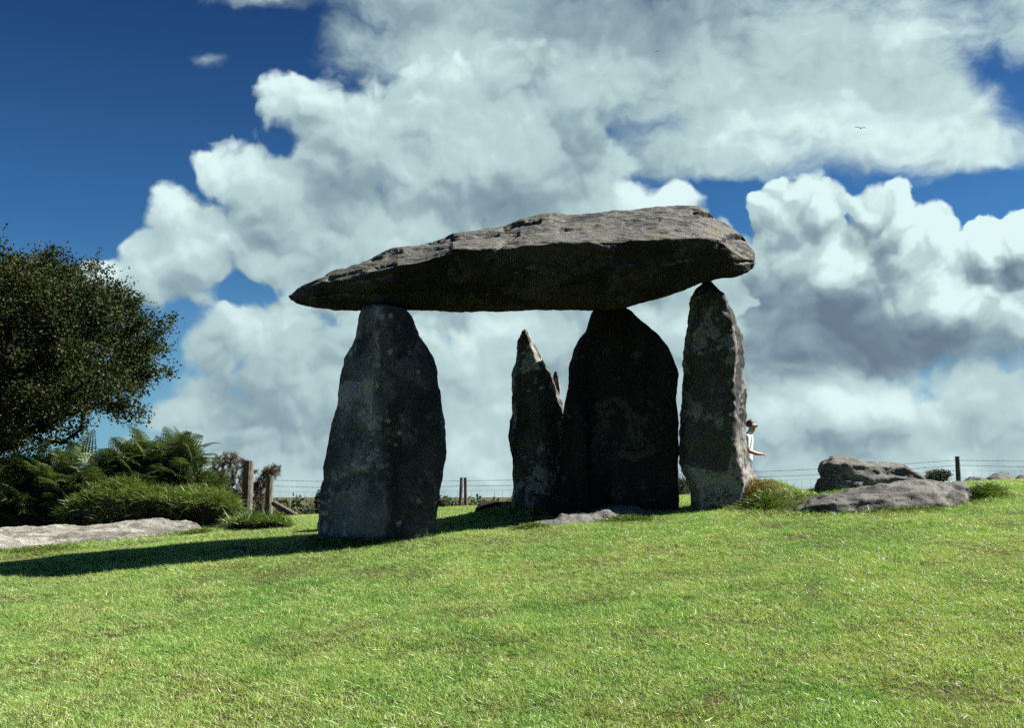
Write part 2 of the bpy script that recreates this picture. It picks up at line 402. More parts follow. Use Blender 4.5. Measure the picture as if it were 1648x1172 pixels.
# ---------------------------------------------------------------- the ground
_ys = np.linspace(-60, 400, 9201)
_sl = np.interp(_ys, [-60, -20, -8, 10.5, 15.5, 17.5, 27, 60, 90, 400], [0, 0, 0.105, 0.105, 0.028, 0.0, -0.13, -0.02, 0, 0])
_hh = np.cumsum(_sl) * (_ys[1] - _ys[0]); _hh -= np.interp(0, _ys, _hh)
MOUNDS = [  # x, y, rx, ry, height
    (0.55, 13.5, 1.1, 0.6, 0.20), (3.2, 12.8, 0.38, 0.42, 0.23), (3.6, 12.9, 0.7, 0.35, 0.14), (-1.55, 11.55, 0.95, 0.5, 0.10),
    (6.05, 12.7, 0.28, 0.25, 0.16), (4.6, 14.2, 0.5, 0.5, 0.12), (4.3, 18.6, 1.3, 1.1, -0.36)]
def ground(x, y, detail=True):
    x = np.asarray(x, float); y = np.asarray(y, float)
    far = np.interp(y, [30, 120], [1, 0])
    z = np.interp(y, _ys, _hh) + 0.056 * 12 * np.tanh(x / 12) * far
    z = np.where(np.abs(x) > 60, z - 0.3, z)
    for mx, my, rx, ry, h in MOUNDS: z = z + h * np.exp(-((x - mx) / rx) ** 2 - ((y - my) / ry) ** 2)
    if detail:
        p = np.stack([x.ravel(), y.ravel(), np.zeros(x.size)], 1)
        near = np.exp(-((y.ravel() - 10) / 14) ** 2)
        z = z + ((0.035 * fbm(p, 0.45, 2, 3) + 0.018 * fbm(p, 1.7, 3, 9)) * near).reshape(z.shape)
    return z
def gz(x, y): return float(ground(np.array([x]), np.array([y]))[0])

def hit(px, py, far=20.0):
    """distance ahead at which the sight line through a pixel meets the ground"""
    d = ray(px, py); y = np.linspace(3, far, 1700); k = y / d.y
    dz = EYE + d.z * k - ground(d.x * k, y); i = np.argmax(dz < 0)
    return float(y[i]) if dz.min() < 0 else far
def spaced(lo, hi, step, far, grow=1.25):
    a = list(np.arange(lo, hi + 1e-6, step)); d = step; v = hi
    while v < far: d *= grow; v += d; a.append(v)
    d = step; v = lo
    while v > -far: d *= grow; v -= d; a.insert(0, v)
    return np.array(a)
gx_, gy_ = spaced(-10, 10, 0.11, 4500), spaced(2.5, 20, 0.11, 4500)
XX, YY = np.meshgrid(gx_, gy_); ZZ = ground(XX, YY)
nx = len(gx_); ii, jj = np.meshgrid(np.arange(len(gy_) - 1), np.arange(nx - 1), indexing='ij')
GF = np.stack([ii * nx + jj, ii * nx + jj + 1, (ii + 1) * nx + jj + 1, (ii + 1) * nx + jj], -1).reshape(-1, 4)

def turf_mat():
    m, t, b = material('turf'); p = objco(t)
    big = noise(t, p, 0.6, 4, 0.55); med = noise(t, p, 5.0, 5, 0.65); fin = noise(t, p, 60.0, 4, 0.7)
    c = mix(t, big.step(0.35, 0.65), (0.050, 0.085, 0.016), (0.075, 0.095, 0.020))
    c = mix(t, (med * 0.7 + fin * 0.4).step(0.46, 0.62), c, (0.085, 0.066, 0.032))
    c = mix(t, fin.step(0.30, 0.62, 0.7, 0.0), c, (0.02, 0.028, 0.008))
    t.links.new(c.k, b.inputs['Base Color']); b.inputs['Roughness'].default_value = 1.0; b.inputs['Specular IOR Level'].default_value = 0.1
    bump(t, b, fin + med * 0.5, 0.8, 0.03); return m
M_turf = turf_mat()
o = mesh_obj('ground', np.stack([XX.ravel(), YY.ravel(), ZZ.ravel()], 1), GF, M_turf); tag(o, None, None, kind='structure')

# ---------------------------------------------------------------- grass
def blade_mat(name, cols, trans=0.35, rough=0.42, patch=0.6, spec=0.4):
    """cols: deep, fresh, yellowed, straw; each blade carries a random value"""
    m, t, b = material(name)
    at_ = t.nodes.new('ShaderNodeAttribute'); at_.attribute_name = 'rnd'; r = X(t, at_.outputs['Fac'])
    p = objco(t); big = noise(t, p, 0.55, 4, 0.6); med = noise(t, p, 3.2, 4, 0.62)
    f = r * 0.62 + (big - 0.5) * patch * 1.7 + (med - 0.5) * patch * 1.9 + 0.19
    c = mix(t, f.step(0.05, 0.45), cols[0], cols[1]); c = mix(t, f.step(0.42, 0.78), c, cols[2])
    c = mix(t, (r + (med - 0.5) * 0.55 + (big - 0.5) * 0.3).step(0.86, 1.0), c, cols[3])
    t.links.new(c.k, b.inputs['Base Color']); b.inputs['Roughness'].default_value = rough; b.inputs['Specular IOR Level'].default_value = spec
    tr = t.nodes.new('ShaderNodeBsdfTranslucent'); t.links.new(mix(t, 1.0, c, (1.0, 1.0, 0.55), 'MULTIPLY').k, tr.inputs[0])
    ms = t.nodes.new('ShaderNodeMixShader'); ms.inputs[0].default_value = trans
    t.links.new(b.outputs[0], ms.inputs[1]); t.links.new(tr.outputs[0], ms.inputs[2])
    t.links.new(ms.outputs[0], t.nodes['Material Output'].inputs['Surface']); return m
M_grass = blade_mat('lawn_blades', ((0.105, 0.24, 0.050), (0.255, 0.43, 0.105), (0.38, 0.47, 0.14), (0.50, 0.46, 0.29)))
M_long = blade_mat('long_grass_blades', ((0.030, 0.075, 0.010), (0.070, 0.135, 0.016), (0.13, 0.17, 0.030), (0.30, 0.25, 0.12)), patch=0.35)

def blades(P, D, L, Wd, bend, seed=1, nseg=2):
    """P roots, D unit directions, L lengths, Wd widths, bend (n,3) tip shift: numpy arrays -> verts, faces, rnd per vertex"""
    n = len(P); r = np.random.default_rng(seed); a = r.uniform(0, 2 * math.pi, n)
    side = np.stack([np.cos(a), np.sin(a), np.zeros(n)], 1)
    side = side - D * (side * D).sum(1)[:, None]; side /= np.maximum(np.linalg.norm(side, axis=1, keepdims=True), 1e-6)
    rows = []
    for k in range(nseg):
        s = k / nseg; c = P + D * (L * s)[:, None] + bend * (s * s)
        wd = (Wd * (1 - 0.45 * s))[:, None] * side * 0.5; rows += [c - wd, c + wd]
    rows.append(P + D * L[:, None] + bend)
    k = len(rows); V = np.stack(rows, 1).reshape(-1, 3); base = np.arange(n)[:, None] * k
    F = []
    for q in range(nseg - 1): F += [base + np.array([[2 * q, 2 * q + 1, 2 * q + 3]]), base + np.array([[2 * q, 2 * q + 3, 2 * q + 2]])]
    F.append(base + np.array([[2 * nseg - 2, 2 * nseg - 1, 2 * nseg]]))
    return V, np.concatenate(F), np.repeat(r.random(n), k)
def blade_obj(name, V, F, rnd, mat, parent=None):
    o = mesh_obj(name, V, F, mat, parent, smooth=False)
    a = o.data.attributes.new('rnd', 'FLOAT', 'POINT'); a.data.foreach_set('value', rnd.astype(np.float32)); return o

def tuft(seed, n=13, spread=0.032, lean=0.55, l0=0.016, l1=0.042):
    r = np.random.default_rng(seed)
    P = np.zeros((n, 3)); P[:, :2] = r.normal(0, spread * 0.55, (n, 2)); P[:, 2] = -0.004
    D = np.stack([r.normal(0, lean, n), r.normal(0, lean, n), np.ones(n)], 1); D /= np.linalg.norm(D, axis=1, keepdims=True)
    L = r.uniform(l0, l1, n); bd = np.stack([r.normal(0, 0.35, n) * L, r.normal(0, 0.35, n) * L, -0.3 * r.random(n) * L], 1)
    V, F, q = blades(P, D, L, r.uniform(0.0024, 0.0042, n), bd, seed)
    o = blade_obj('grass_tuft', V, F, q, M_grass); COL.objects.unlink(o); return o
TUFTS = [tuft(s) for s in (11, 12, 13, 14, 15)] + [tuft(s, 9, 0.035, 1.3, 0.03, 0.06) for s in (21, 22)]

def scatter_group(srcs, seed):
    g = bpy.data.node_groups.new('lawn_scatter', 'GeometryNodeTree')
    g.interface.new_socket('Geometry', in_out='INPUT', socket_type='NodeSocketGeometry')
    g.interface.new_socket('Geometry', in_out='OUTPUT', socket_type='NodeSocketGeometry')
    N, L = g.nodes, g.links
    gi, go = N.new('NodeGroupInput'), N.new('NodeGroupOutput')
    dp = N.new('GeometryNodeDistributePointsOnFaces'); dp.distribute_method = 'RANDOM'; dp.inputs['Seed'].default_value = seed
    na = N.new('GeometryNodeInputNamedAttribute'); na.data_type = 'FLOAT'; na.inputs['Name'].default_value = 'dens'
    nl = N.new('GeometryNodeInputNamedAttribute'); nl.data_type = 'FLOAT'; nl.inputs['Name'].default_value = 'len'
    L.new(gi.outputs[0], dp.inputs['Mesh']); L.new(na.outputs['Attribute'], dp.inputs['Density'])
    jn = N.new('GeometryNodeJoinGeometry')
    for s in srcs:
        oi = N.new('GeometryNodeObjectInfo'); oi.inputs['Object'].default_value = s; oi.inputs['As Instance'].default_value = True
        L.new(oi.outputs['Geometry'], jn.inputs[0])
    ip = N.new('GeometryNodeInstanceOnPoints'); ip.inputs['Pick Instance'].default_value = True
    ri = N.new('FunctionNodeRandomValue'); ri.data_type = 'INT'; ri.inputs['Min'].default_value = 0; ri.inputs['Max'].default_value = len(srcs) - 1
    for q in ri.inputs:
        if q.name == 'Min' and q.type == 'INT': q.default_value = 0
        if q.name == 'Max' and q.type == 'INT': q.default_value = len(srcs) - 1
    rr = N.new('FunctionNodeRandomValue'); rr.data_type = 'FLOAT_VECTOR'
    rr.inputs[0].default_value = (-0.15, -0.15, 0); rr.inputs[1].default_value = (0.15, 0.15, 6.283)
    rs = N.new('FunctionNodeRandomValue'); rs.data_type = 'FLOAT'; rs.inputs[2].default_value = 0.65; rs.inputs[3].default_value = 1.25
    mu = N.new('ShaderNodeMath'); mu.operation = 'MULTIPLY'
    L.new(rs.outputs[1], mu.inputs[0]); L.new(nl.outputs['Attribute'], mu.inputs[1])
    L.new(dp.outputs['Points'], ip.inputs['Points']); L.new(jn.outputs[0], ip.inputs['Instance'])
    L.new(ri.outputs[2], ip.inputs['Instance Index']); L.new(rr.outputs[0], ip.inputs['Rotation']); L.new(mu.outputs[0], ip.inputs['Scale'])
    L.new(ip.outputs[0], go.inputs[0]); return g
BARE = []                      # (x, y, rx, ry) patches where stones stand, filled by the stone builders
def build_lawn():
    xs = np.arange(-10.6, 10.7, 0.14); ys = np.arange(3.2, 18.6, 0.14)
    A, B = np.meshgrid(xs, ys); C = ground(A, B)
    n = len(xs); i, j = np.meshgrid(np.arange(len(ys) - 1), np.arange(n - 1), indexing='ij')
    F = np.stack([i * n + j, i * n + j + 1, (i + 1) * n + j + 1, (i + 1) * n + j], -1).reshape(-1, 4)
    o = mesh_obj('lawn_grass', np.stack([A.ravel(), B.ravel(), C.ravel()], 1), F, M_grass)
    p = np.stack([A.ravel(), B.ravel(), np.zeros(A.size)], 1)
    dens = 1650 * np.minimum(1, (7.0 / B.ravel())) ** 1.1
    dens *= np.clip(1.0 + 1.0 * fbm(p, 1.6, 3, 41) + 0.4 * fbm(p, 6.0, 2, 43), 0.12, 1.7)
    dens *= (np.abs(A.ravel()) < 0.52 * B.ravel() + 1.4)
    ln = 1.0 + 0.45 * fbm(p, 0.8, 3, 77) + 0.45 * fbm(p, 3.0, 2, 5)
    for mx, my, rx, ry, h in MOUNDS:
        if h > 0.11: ln += 0.5 * min(h, 0.3) / 0.3 * np.exp(-((A.ravel() - mx) / rx) ** 2 - ((B.ravel() - my) / ry) ** 2)
    for mx, my, rx, ry, h in MOUNDS:
        if h > 0.13: dens *= 1 - 0.7 * np.exp(-((A.ravel() - mx) / rx) ** 2 - ((B.ravel() - my) / ry) ** 2)
    for bx, by, rx, ry in BARE:
        e = ((A.ravel() - bx) / rx) ** 2 + ((B.ravel() - by) / ry) ** 2
        dens *= np.clip((np.sqrt(e) - 1.0) / 0.35, 0, 1) ** 0.5 * (e > 1); ln += 0.8 * np.exp(-((np.sqrt(e) - 1.0) / 0.18) ** 2)
    for nme, v in (('dens', dens), ('len', np.clip(ln, 0.5, 2.6))):
        a = o.data.attributes.new(nme, 'FLOAT', 'POINT'); a.data.foreach_set('value', v.astype(np.float32))
    md = o.modifiers.new('scatter', 'NODES'); md.node_group = scatter_group(TUFTS, 3)
    tag(o, 'short mown sunlit green grass covering the whole hilltop lawn', 'grass', kind='stuff')
# ---------------------------------------------------------------- stones
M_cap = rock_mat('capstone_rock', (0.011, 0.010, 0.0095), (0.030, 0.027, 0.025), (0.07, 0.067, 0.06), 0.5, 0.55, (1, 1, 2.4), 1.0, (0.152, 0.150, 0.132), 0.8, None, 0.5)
M_pale = rock_mat('pillar_rock_blue_grey', (0.062, 0.064, 0.069), (0.175, 0.178, 0.19), (0.40, 0.395, 0.39), 0.7, 0.0, (1, 1, 0.55), 5.0, None, 0.55, (at(622, 650, 11.4).x, 0.0), 0.35)
M_mid = rock_mat('pillar_rock_grey', (0.026, 0.025, 0.022), (0.075, 0.071, 0.063), (0.36, 0.345, 0.32), 0.75, 0.08, (1, 1, 0.55), 9.0, None, 0.6, None, 0.4)
M_sun = rock_mat('pillar_rock_lichen_foot', (0.028, 0.027, 0.024), (0.070, 0.067, 0.060), (0.26, 0.25, 0.23), 0.75, 0.08, (1, 1, 0.55), 29.0, None, 0.6, None, 0.45, at(1145, 752, 12.46).z)
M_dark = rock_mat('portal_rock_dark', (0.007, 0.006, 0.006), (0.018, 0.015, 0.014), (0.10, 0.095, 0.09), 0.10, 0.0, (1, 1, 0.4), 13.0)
M_slab = rock_mat('slab_rock_weathered', (0.13, 0.124, 0.104), (0.26, 0.248, 0.212), (0.42, 0.405, 0.36), 0.8, 0.45, (1, 1, 1.5), 17.0, None, 0.3, None, 0.55)
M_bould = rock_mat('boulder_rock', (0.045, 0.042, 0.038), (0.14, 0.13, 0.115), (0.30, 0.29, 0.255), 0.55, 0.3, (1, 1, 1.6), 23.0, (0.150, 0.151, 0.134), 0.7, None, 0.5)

def upright(name, label, mat, y0, hd, rows, shape, seed, rough=(0.05, 0.02, 0.006), cap=(0.3, 0.2), cracks=(), shape_top=None, lean=0.0, step=0.022, bare=True):
    secs = []
    n = len(rows)
    for k, (py, l, r) in enumerate(rows):
        f = k / (n - 1); sh = np.array(shape) if shape_top is None else np.array(shape_top) * (1 - f) + np.array(shape) * f
        y = y0 + lean * (1 - f)
        a, b = at(l, py, y), at(r, py, y); hw = (b.x - a.x) / 2 * 1.03; xm = (a.x + b.x) / 2
        dd = hd * min(1.0, 0.35 + 1.3 * hw / 0.5) if hw < 0.35 else hd
        secs.append([(xm + s * hw, y + q * dd, a.z) for s, q in sh])
    # carry it into the earth
    last = np.array(secs[-1]); bot = last.copy(); bot[:, 2] -= 0.45; secs.append([tuple(v) for v in bot])
    V, F = loft(secs, step, rough, (1.7, 6.5, 21.0), seed, rnd=2, cap=cap, cracks=cracks)
    o = mesh_obj(name, V, F, mat)
    tag(o, label, 'standing stone', 'uprights of the dolmen')
    xs = last[:, 0]
    if bare: BARE.append((xs.mean(), y0, (xs.max() - xs.min()) / 2 * 0.96, hd * 0.95))
    return o

upright('standing_stone', 'broad tapering blue-grey upright bearing the pointed end of the capstone', M_pale, 11.5, 0.36,
    [(498, 584, 634), (503, 581, 654), (512, 578, 662), (525, 574, 668), (540, 570, 674), (560, 562, 687), (580, 553, 697), (600, 550, 704), (625, 546, 705), (650, 541, 708), (680, 534, 716), (700, 530, 718),
     (730, 522, 717), (752, 515, 714), (772, 517, 711), (800, 513, 706), (840, 510, 701), (880, 508, 698)],
    [(-1, 0.4), (-0.92, -0.18), (-0.55, -0.66), (-0.02, -0.92), (0.40, -0.98), (0.88, -0.74), (1, -0.1), (0.75, 1), (-0.7, 1)], 2, cap=(0.06, 0.2), rough=(0.034, 0.012, 0.005),
    cracks=[([(536, 796), (548, 780), (558, 768), (572, 761), (592, 758)], 3.0, 0.055), ([(596, 540), (612, 575), (610, 640), (606, 690), (622, 735), (640, 790)], 5.0, 0.03), ([(640, 500), (632, 520), (640, 545)], 4.0, 0.03)])
upright('standing_stone', 'slim sharply pointed upright standing free under the capstone', M_mid, 13.3, 0.30,
    [(537, 840, 849), (545, 836, 855), (560, 832, 864), (580, 829, 876), (600, 826, 889), (620, 825, 898), (640, 824, 903), (665, 823, 908), (700, 821, 912), (735, 825, 911), (770, 826, 907), (800, 825, 902), (845, 819, 897)],
    [(-1, 0.1), (-0.7, -0.75), (0.35, -1), (0.62, -0.75), (1, 0.5), (0.4, 1), (-0.6, 1)], 4, rough=(0.035, 0.018, 0.007), cap=(0.5, 0.2))
upright('standing_stone', 'thin splinter of rock just showing behind the sharply pointed upright', M_mid, 13.75, 0.14,
    [(602, 891, 897), (612, 888, 901), (628, 886, 904), (650, 886, 904), (690, 885, 906), (760, 884, 905), (850, 882, 905)],
    [(-1, 0), (-0.5, -0.8), (0.7, -1), (1, 0.3), (0.2, 1)], 6, rough=(0.02, 0.012, 0.005), cap=(0.9, 0.2))
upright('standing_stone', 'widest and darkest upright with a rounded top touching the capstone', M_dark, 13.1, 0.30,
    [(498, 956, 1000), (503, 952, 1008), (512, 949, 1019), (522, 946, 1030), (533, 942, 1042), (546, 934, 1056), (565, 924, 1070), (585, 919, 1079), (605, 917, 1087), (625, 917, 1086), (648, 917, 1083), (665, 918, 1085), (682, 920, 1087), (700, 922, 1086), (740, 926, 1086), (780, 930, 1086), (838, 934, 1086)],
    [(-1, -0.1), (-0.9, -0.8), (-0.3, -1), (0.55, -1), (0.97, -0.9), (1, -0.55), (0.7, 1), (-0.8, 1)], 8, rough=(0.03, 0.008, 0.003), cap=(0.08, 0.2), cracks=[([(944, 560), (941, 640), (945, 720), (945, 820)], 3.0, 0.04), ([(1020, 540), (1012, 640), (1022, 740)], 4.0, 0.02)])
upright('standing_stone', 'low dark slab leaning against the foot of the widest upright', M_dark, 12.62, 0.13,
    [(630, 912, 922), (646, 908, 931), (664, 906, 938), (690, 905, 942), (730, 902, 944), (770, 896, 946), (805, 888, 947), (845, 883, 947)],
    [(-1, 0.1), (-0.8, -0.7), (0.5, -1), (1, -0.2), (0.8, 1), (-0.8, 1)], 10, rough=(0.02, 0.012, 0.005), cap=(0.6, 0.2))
upright('standing_stone', 'tall upright beneath the blunt end, its narrow side catching the sun', M_sun, 12.8, 0.34,
    [(454, 1133, 1141), (462, 1127, 1148), (470, 1119, 1157), (480, 1113, 1170), (500, 1110, 1180), (520, 1108, 1187), (540, 1104, 1196), (562, 1101, 1199), (590, 1103, 1200), (620, 1101, 1201), (650, 1098, 1202), (680, 1093, 1203), (710, 1091, 1205), (740, 1092, 1208), (758, 1096, 1213), (775, 1105, 1217), (792, 1113, 1212), (812, 1115, 1205), (840, 1114, 1200)],
    [(-1, -0.1), (-0.86, -0.78), (0.2, -1.0), (0.46, -1.0), (0.98, 0.25), (1, 0.5), (0.7, 1), (-0.8, 0.9)], 12, rough=(0.045, 0.024, 0.009), cap=(0.35, 0.2))

def capstone():
    st = [  # px: top, crease, bottom ; depths crease, top, bottom, back
        (466, 472, 476, 480, 12.02, 12.05, 12.05, 12.10), (478, 463, 473, 488, 11.94, 12.07, 12.0, 12.2), (504, 451, 461, 493, 11.78, 12.1, 11.97, 12.35), (542, 436, 447, 497, 11.58, 12.16, 11.93, 12.5),
        (586, 421, 438, 499, 11.42, 12.2, 11.9, 12.65), (600, 416, 435, 499, 11.38, 12.22, 11.9, 12.68), (606, 412, 434, 498, 11.36, 12.24, 11.9, 12.7), (640, 397, 427, 498, 11.28, 12.3, 11.9, 12.8), (683, 390, 420, 499, 11.2, 12.34, 11.9, 12.9), (709, 382, 413, 500, 11.17, 12.36, 11.9, 12.95),
        (724, 378, 407, 500, 11.15, 12.37, 11.9, 13.0), (730, 376, 401, 500, 11.15, 12.37, 11.9, 13.0), (773, 369, 402, 499, 11.1, 12.38, 11.9, 13.05), (811, 363, 399, 498, 11.08, 12.4, 11.9, 13.1), (839, 351, 397, 498, 11.06, 12.44, 11.9, 13.15), (860, 347, 395, 498, 11.05, 12.45, 11.9, 13.15),
        (884, 343, 393, 498, 11.05, 12.45, 11.9, 13.15), (912, 345, 391, 498, 11.05, 12.45, 11.9, 13.15), (956, 341, 390, 498, 11.05, 12.45, 11.9, 13.15), (999, 337, 388, 496, 11.06, 12.45, 11.9, 13.15), (1043, 333, 386, 484, 11.08, 12.45, 11.88, 13.1), (1076, 331, 385, 475, 11.1, 12.45, 11.86, 13.05),
        (1102, 331, 384, 466, 11.14, 12.42, 11.86, 13.0), (1125, 332, 382, 456, 11.18, 12.4, 11.86, 12.95), (1143, 345, 384, 452, 11.24, 12.36, 11.88, 12.85), (1163, 357, 390, 447, 11.34, 12.3, 11.9, 12.75), (1178, 366, 404, 446, 11.46, 12.25, 11.92, 12.65), (1192, 377, 414, 442, 11.62, 12.18, 11.95, 12.5), (1202, 388, 419, 438, 11.78, 12.12, 11.97, 12.4), (1208, 397, 420, 433, 11.9, 12.08, 12.0, 12.25)]
    secs = []
    for px, t, c, b, yc, yt, yb, yk in st:
        sw = 0.22 * (px - 837) / 146.0; yc += sw; yt += sw; yb += sw; yk += sw
        yk = yt + (yk - yt) * 0.62; yt = yc + (yt - yc) * 0.94
        C, T, B = at(px, c, yc), at(px, t, yt), at(px, b, yb)
        lowf = at(px, b - (b - c) * 0.20, yb - (yb - yc) * 0.42)       # belly of the lower face
        midf = at(px, (c * 1.1 + b * 0.9) / 2, yc + (yb - yc) * 0.22)
        tm = (T.z + B.z) / 2
        K = at(px, t, yk)
        back_t = Vector((K.x, yk - 0.15 * (yk - yt), T.z - 0.10 * (T.z - B.z)))
        back_m = Vector((K.x, yk, tm + 0.15 * (T.z - B.z)))
        bb = at(px, b - 2, yk - 0.12 * (yk - yb)); 
        upm = at(px, (t + c) / 2 + (c - t) * 0.02, yc + (yt - yc) * 0.42)
        secs.append([C, upm, T, back_t, back_m, bb, B, lowf, midf])
    cr = [([(1158, 392), (1172, 384), (1186, 382), (1201, 384)], 2.6, 0.06), ([(1115, 340), (1130, 345), (1147, 347)], 2.8, 0.05), ([(1188, 424), (1209, 421)], 2.6, 0.045),
          ([(600, 417), (612, 412), (628, 407), (644, 403)], 3.2, 0.05), ([(812, 369), (838, 359), (866, 356)], 3.6, 0.06), ([(530, 450), (555, 445), (592, 437), (634, 427)], 3.0, 0.05),
          ([(798, 402), (810, 391), (832, 377)], 2.8, 0.035), ([(560, 457), (600, 449), (640, 441)], 3.0, 0.035), ([(880, 468), (960, 452), (1050, 432), (1115, 416)], 3.0, 0.04), ([(690, 392), (760, 382), (800, 378)], 2.6, 0.03),
          ([(900, 372), (980, 362), (1060, 352)], 2.6, 0.022), ([(720, 470), (800, 452), (860, 425)], 4.0, 0.03), ([(500, 478), (580, 474), (700, 470)], 3.0, 0.03)]
    V, F = loft(secs, 0.017, (0.040, 0.015, 0.006), (1.5, 6.0, 22.0), 21, rnd=2, cap=(0.5, 0.45), cracks=cr, strata=(0.6, 1.0, 1.9))
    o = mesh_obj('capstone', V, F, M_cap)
    tag(o, 'huge wedge-shaped grey capstone balanced on the tips of three upright stones', 'capstone')
capstone()

def slab(name, label, mat, st, seed, cat='rock', group=None, rough=(0.05, 0.02, 0.007), cap=(0.5, 0.5), step=0.03, strata=(0.7, 1, 1.6), bare=None, sink=0.25, rnd=2, seat=True, lip=(0.55, 0.40)):
    """st: px, top py, front py, depth of the front, depth of the crest, depth of the back"""
    secs = []; fixed = []
    for px, t, f, yf, yc, yb in st:
        if seat: y = hit(px, f) + 0.03; yf, yc, yb = y, y + (yc - yf), y + (yb - yf)
        fixed.append((px, t, f, yf, yc, yb))
    if seat:
        q = np.array(fixed); w = np.ones(3) / 3
        for c in (3, 4, 5): q[1:-1, c] = np.convolve(q[:, c], w, 'valid')
        fixed = [tuple(v) for v in q]
    st = fixed
    for px, t, f, yf, yc, yb in st:
        Fp, T = at(px, f, yf), at(px, t, yc); Bk = at(px, t, yb)
        fr = Vector((Fp.x, yf + 0.02, Fp.z - sink)); mid = at(px, f + (t - f) * lip[0], yf + (yc - yf) * lip[1])
        bk = Vector((Bk.x, yb, T.z - 0.12)); bb = Vector((Bk.x, yb, Fp.z - sink))
        secs.append([fr, Fp, mid, T, bk, bb])
    V, F = loft(secs, step, rough, (1.6, 6.0, 24.0), seed, rnd=rnd, cap=cap, strata=strata)
    o = mesh_obj(name, V, F, mat); tag(o, label, cat, group)
    if bare:
        for q in st[::max(1, len(st) // bare)]:
            c = at(q[0], q[2], q[3]); BARE.append((c.x, (q[3] + q[5]) / 2 + 0.05, 0.5, (q[5] - q[3]) / 2))
    return o
GR = 'fallen stones around the dolmen'
slab('fallen_slab', 'long pale weathered slab lying in the lawn below the bracken', M_slab,
     [(-120, 858, 912, 11.9, 13.6, 13.9), (-40, 851, 900, 12.0, 13.7, 14.0), (0, 850, 886, 12.2, 13.7, 14.0), (60, 849, 880, 12.4, 13.8, 14.1), (130, 846, 879, 12.5, 13.9, 14.2), (190, 841, 873, 12.7, 14.0, 14.3), (232, 836, 866, 12.9, 14.0, 14.3), (265, 835, 861, 13.1, 14.0, 14.3), (298, 838, 857, 13.4, 14.0, 14.2), (318, 846, 856, 13.6, 13.95, 14.1)],
     31, 'slab', GR, rough=(0.05, 0.024, 0.013), bare=9, sink=0.2)
slab('fallen_slab', 'low grey rock half buried in turf before the darkest upright', M_bould,
     [(838, 848, 851, 11.75, 11.9, 12.0), (870, 837, 850, 11.7, 12.0, 12.1), (905, 828, 848, 11.7, 12.05, 12.2), (940, 822, 843, 11.75, 12.1, 12.25), (985, 815, 836, 11.85, 12.15, 12.3), (1020, 815, 833, 11.95, 12.2, 12.35), (1045, 820, 831, 12.05, 12.25, 12.35), (1066, 829, 832, 12.15, 12.25, 12.3)],
     33, 'rock', GR, lip=(0.6, 0.2), rough=(0.05, 0.03, 0.010), step=0.022)
slab('fallen_slab', 'long flat grey slab lying before the blocky boulder', M_bould,
     [(1284, 818, 826, 12.6, 12.8, 13.0), (1305, 806, 829, 12.45, 12.9, 13.2), (1345, 793, 830, 12.4, 13.1, 13.5), (1390, 783, 829, 12.4, 13.3, 13.7), (1440, 774, 827, 12.4, 13.4, 13.9), (1490, 770, 823, 12.5, 13.4, 13.9), (1530, 773, 818, 12.6, 13.3, 13.8), (1555, 779, 812, 12.8, 13.2, 13.6), (1566, 790, 806, 12.9, 13.1, 13.3)],
     35, 'slab', GR, bare=6, rough=(0.06, 0.027, 0.010), lip=(0.52, 0.10))
slab('boulder', 'blocky dark boulder standing behind the long flat slab', M_bould,
     [(1318, 768, 782, 14.05, 14.2, 14.6), (1324, 745, 784, 13.95, 14.25, 14.8), (1340, 736, 785, 13.9, 14.25, 14.9), (1375, 738, 785, 13.9, 14.25, 14.9), (1400, 741, 784, 13.95, 14.3, 14.9), (1435, 741, 783, 14.0, 14.3, 14.9), (1462, 749, 783, 14.0, 14.3, 14.8), (1480, 765, 782, 14.05, 14.25, 14.6)],
     37, 'boulder', GR, rough=(0.07, 0.030, 0.010), cap=(0.25, 0.4), lip=(0.80, 0.25), step=0.025, seat=False, sink=0.6)
slab('flat_stone', 'small flat stone sunk in the turf beside the sunlit upright', M_bould,
     [(1232, 800, 805, 12.9, 13.05, 13.15), (1255, 795, 805, 12.85, 13.1, 13.2), (1285, 794, 803, 12.9, 13.15, 13.25), (1300, 798, 801, 12.95, 13.1, 13.2)], 39, 'rock', GR, step=0.02, rough=(0.02, 0.012, 0.005))
slab('boulder', 'rounded boulder on the skyline, largest of three beyond the fence post', M_bould,
     [(1585, 771, 779, 19.0, 19.2, 19.5), (1596, 764, 780, 18.9, 19.2, 19.7), (1612, 759, 780, 18.9, 19.3, 19.8), (1625, 762, 780, 18.9, 19.3, 19.7), (1634, 770, 779, 19.0, 19.2, 19.5)], 41, 'boulder', GR, step=0.03, seat=False)
slab('boulder', 'flat grey boulder on the skyline nearest the fence post', M_bould,
     [(1548, 774, 779, 19.0, 19.1, 19.3), (1560, 768, 779, 18.9, 19.1, 19.5), (1578, 767, 779, 18.9, 19.1, 19.5), (1590, 773, 779, 19.0, 19.1, 19.3)], 43, 'boulder', GR, step=0.03, seat=False)
slab('boulder', 'boulder at the edge of the picture beside the largest skyline boulder', M_bould,
     [(1630, 772, 780, 18.6, 18.8, 19.0), (1645, 764, 780, 18.5, 18.8, 19.2), (1670, 763, 780, 18.5, 18.8, 19.2), (1690, 771, 780, 18.6, 18.8, 19.0)], 45, 'boulder', GR, step=0.03, seat=False)
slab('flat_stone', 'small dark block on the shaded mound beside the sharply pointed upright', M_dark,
     [(768, 815, 822, 13.55, 13.65, 13.8), (774, 807, 824, 13.5, 13.7, 13.85), (800, 806, 824, 13.5, 13.7, 13.85), (822, 806, 822, 13.55, 13.7, 13.8)], 47, 'rock', GR, step=0.02, seat=False, rough=(0.02, 0.01, 0.004), cap=(0.2, 0.4))
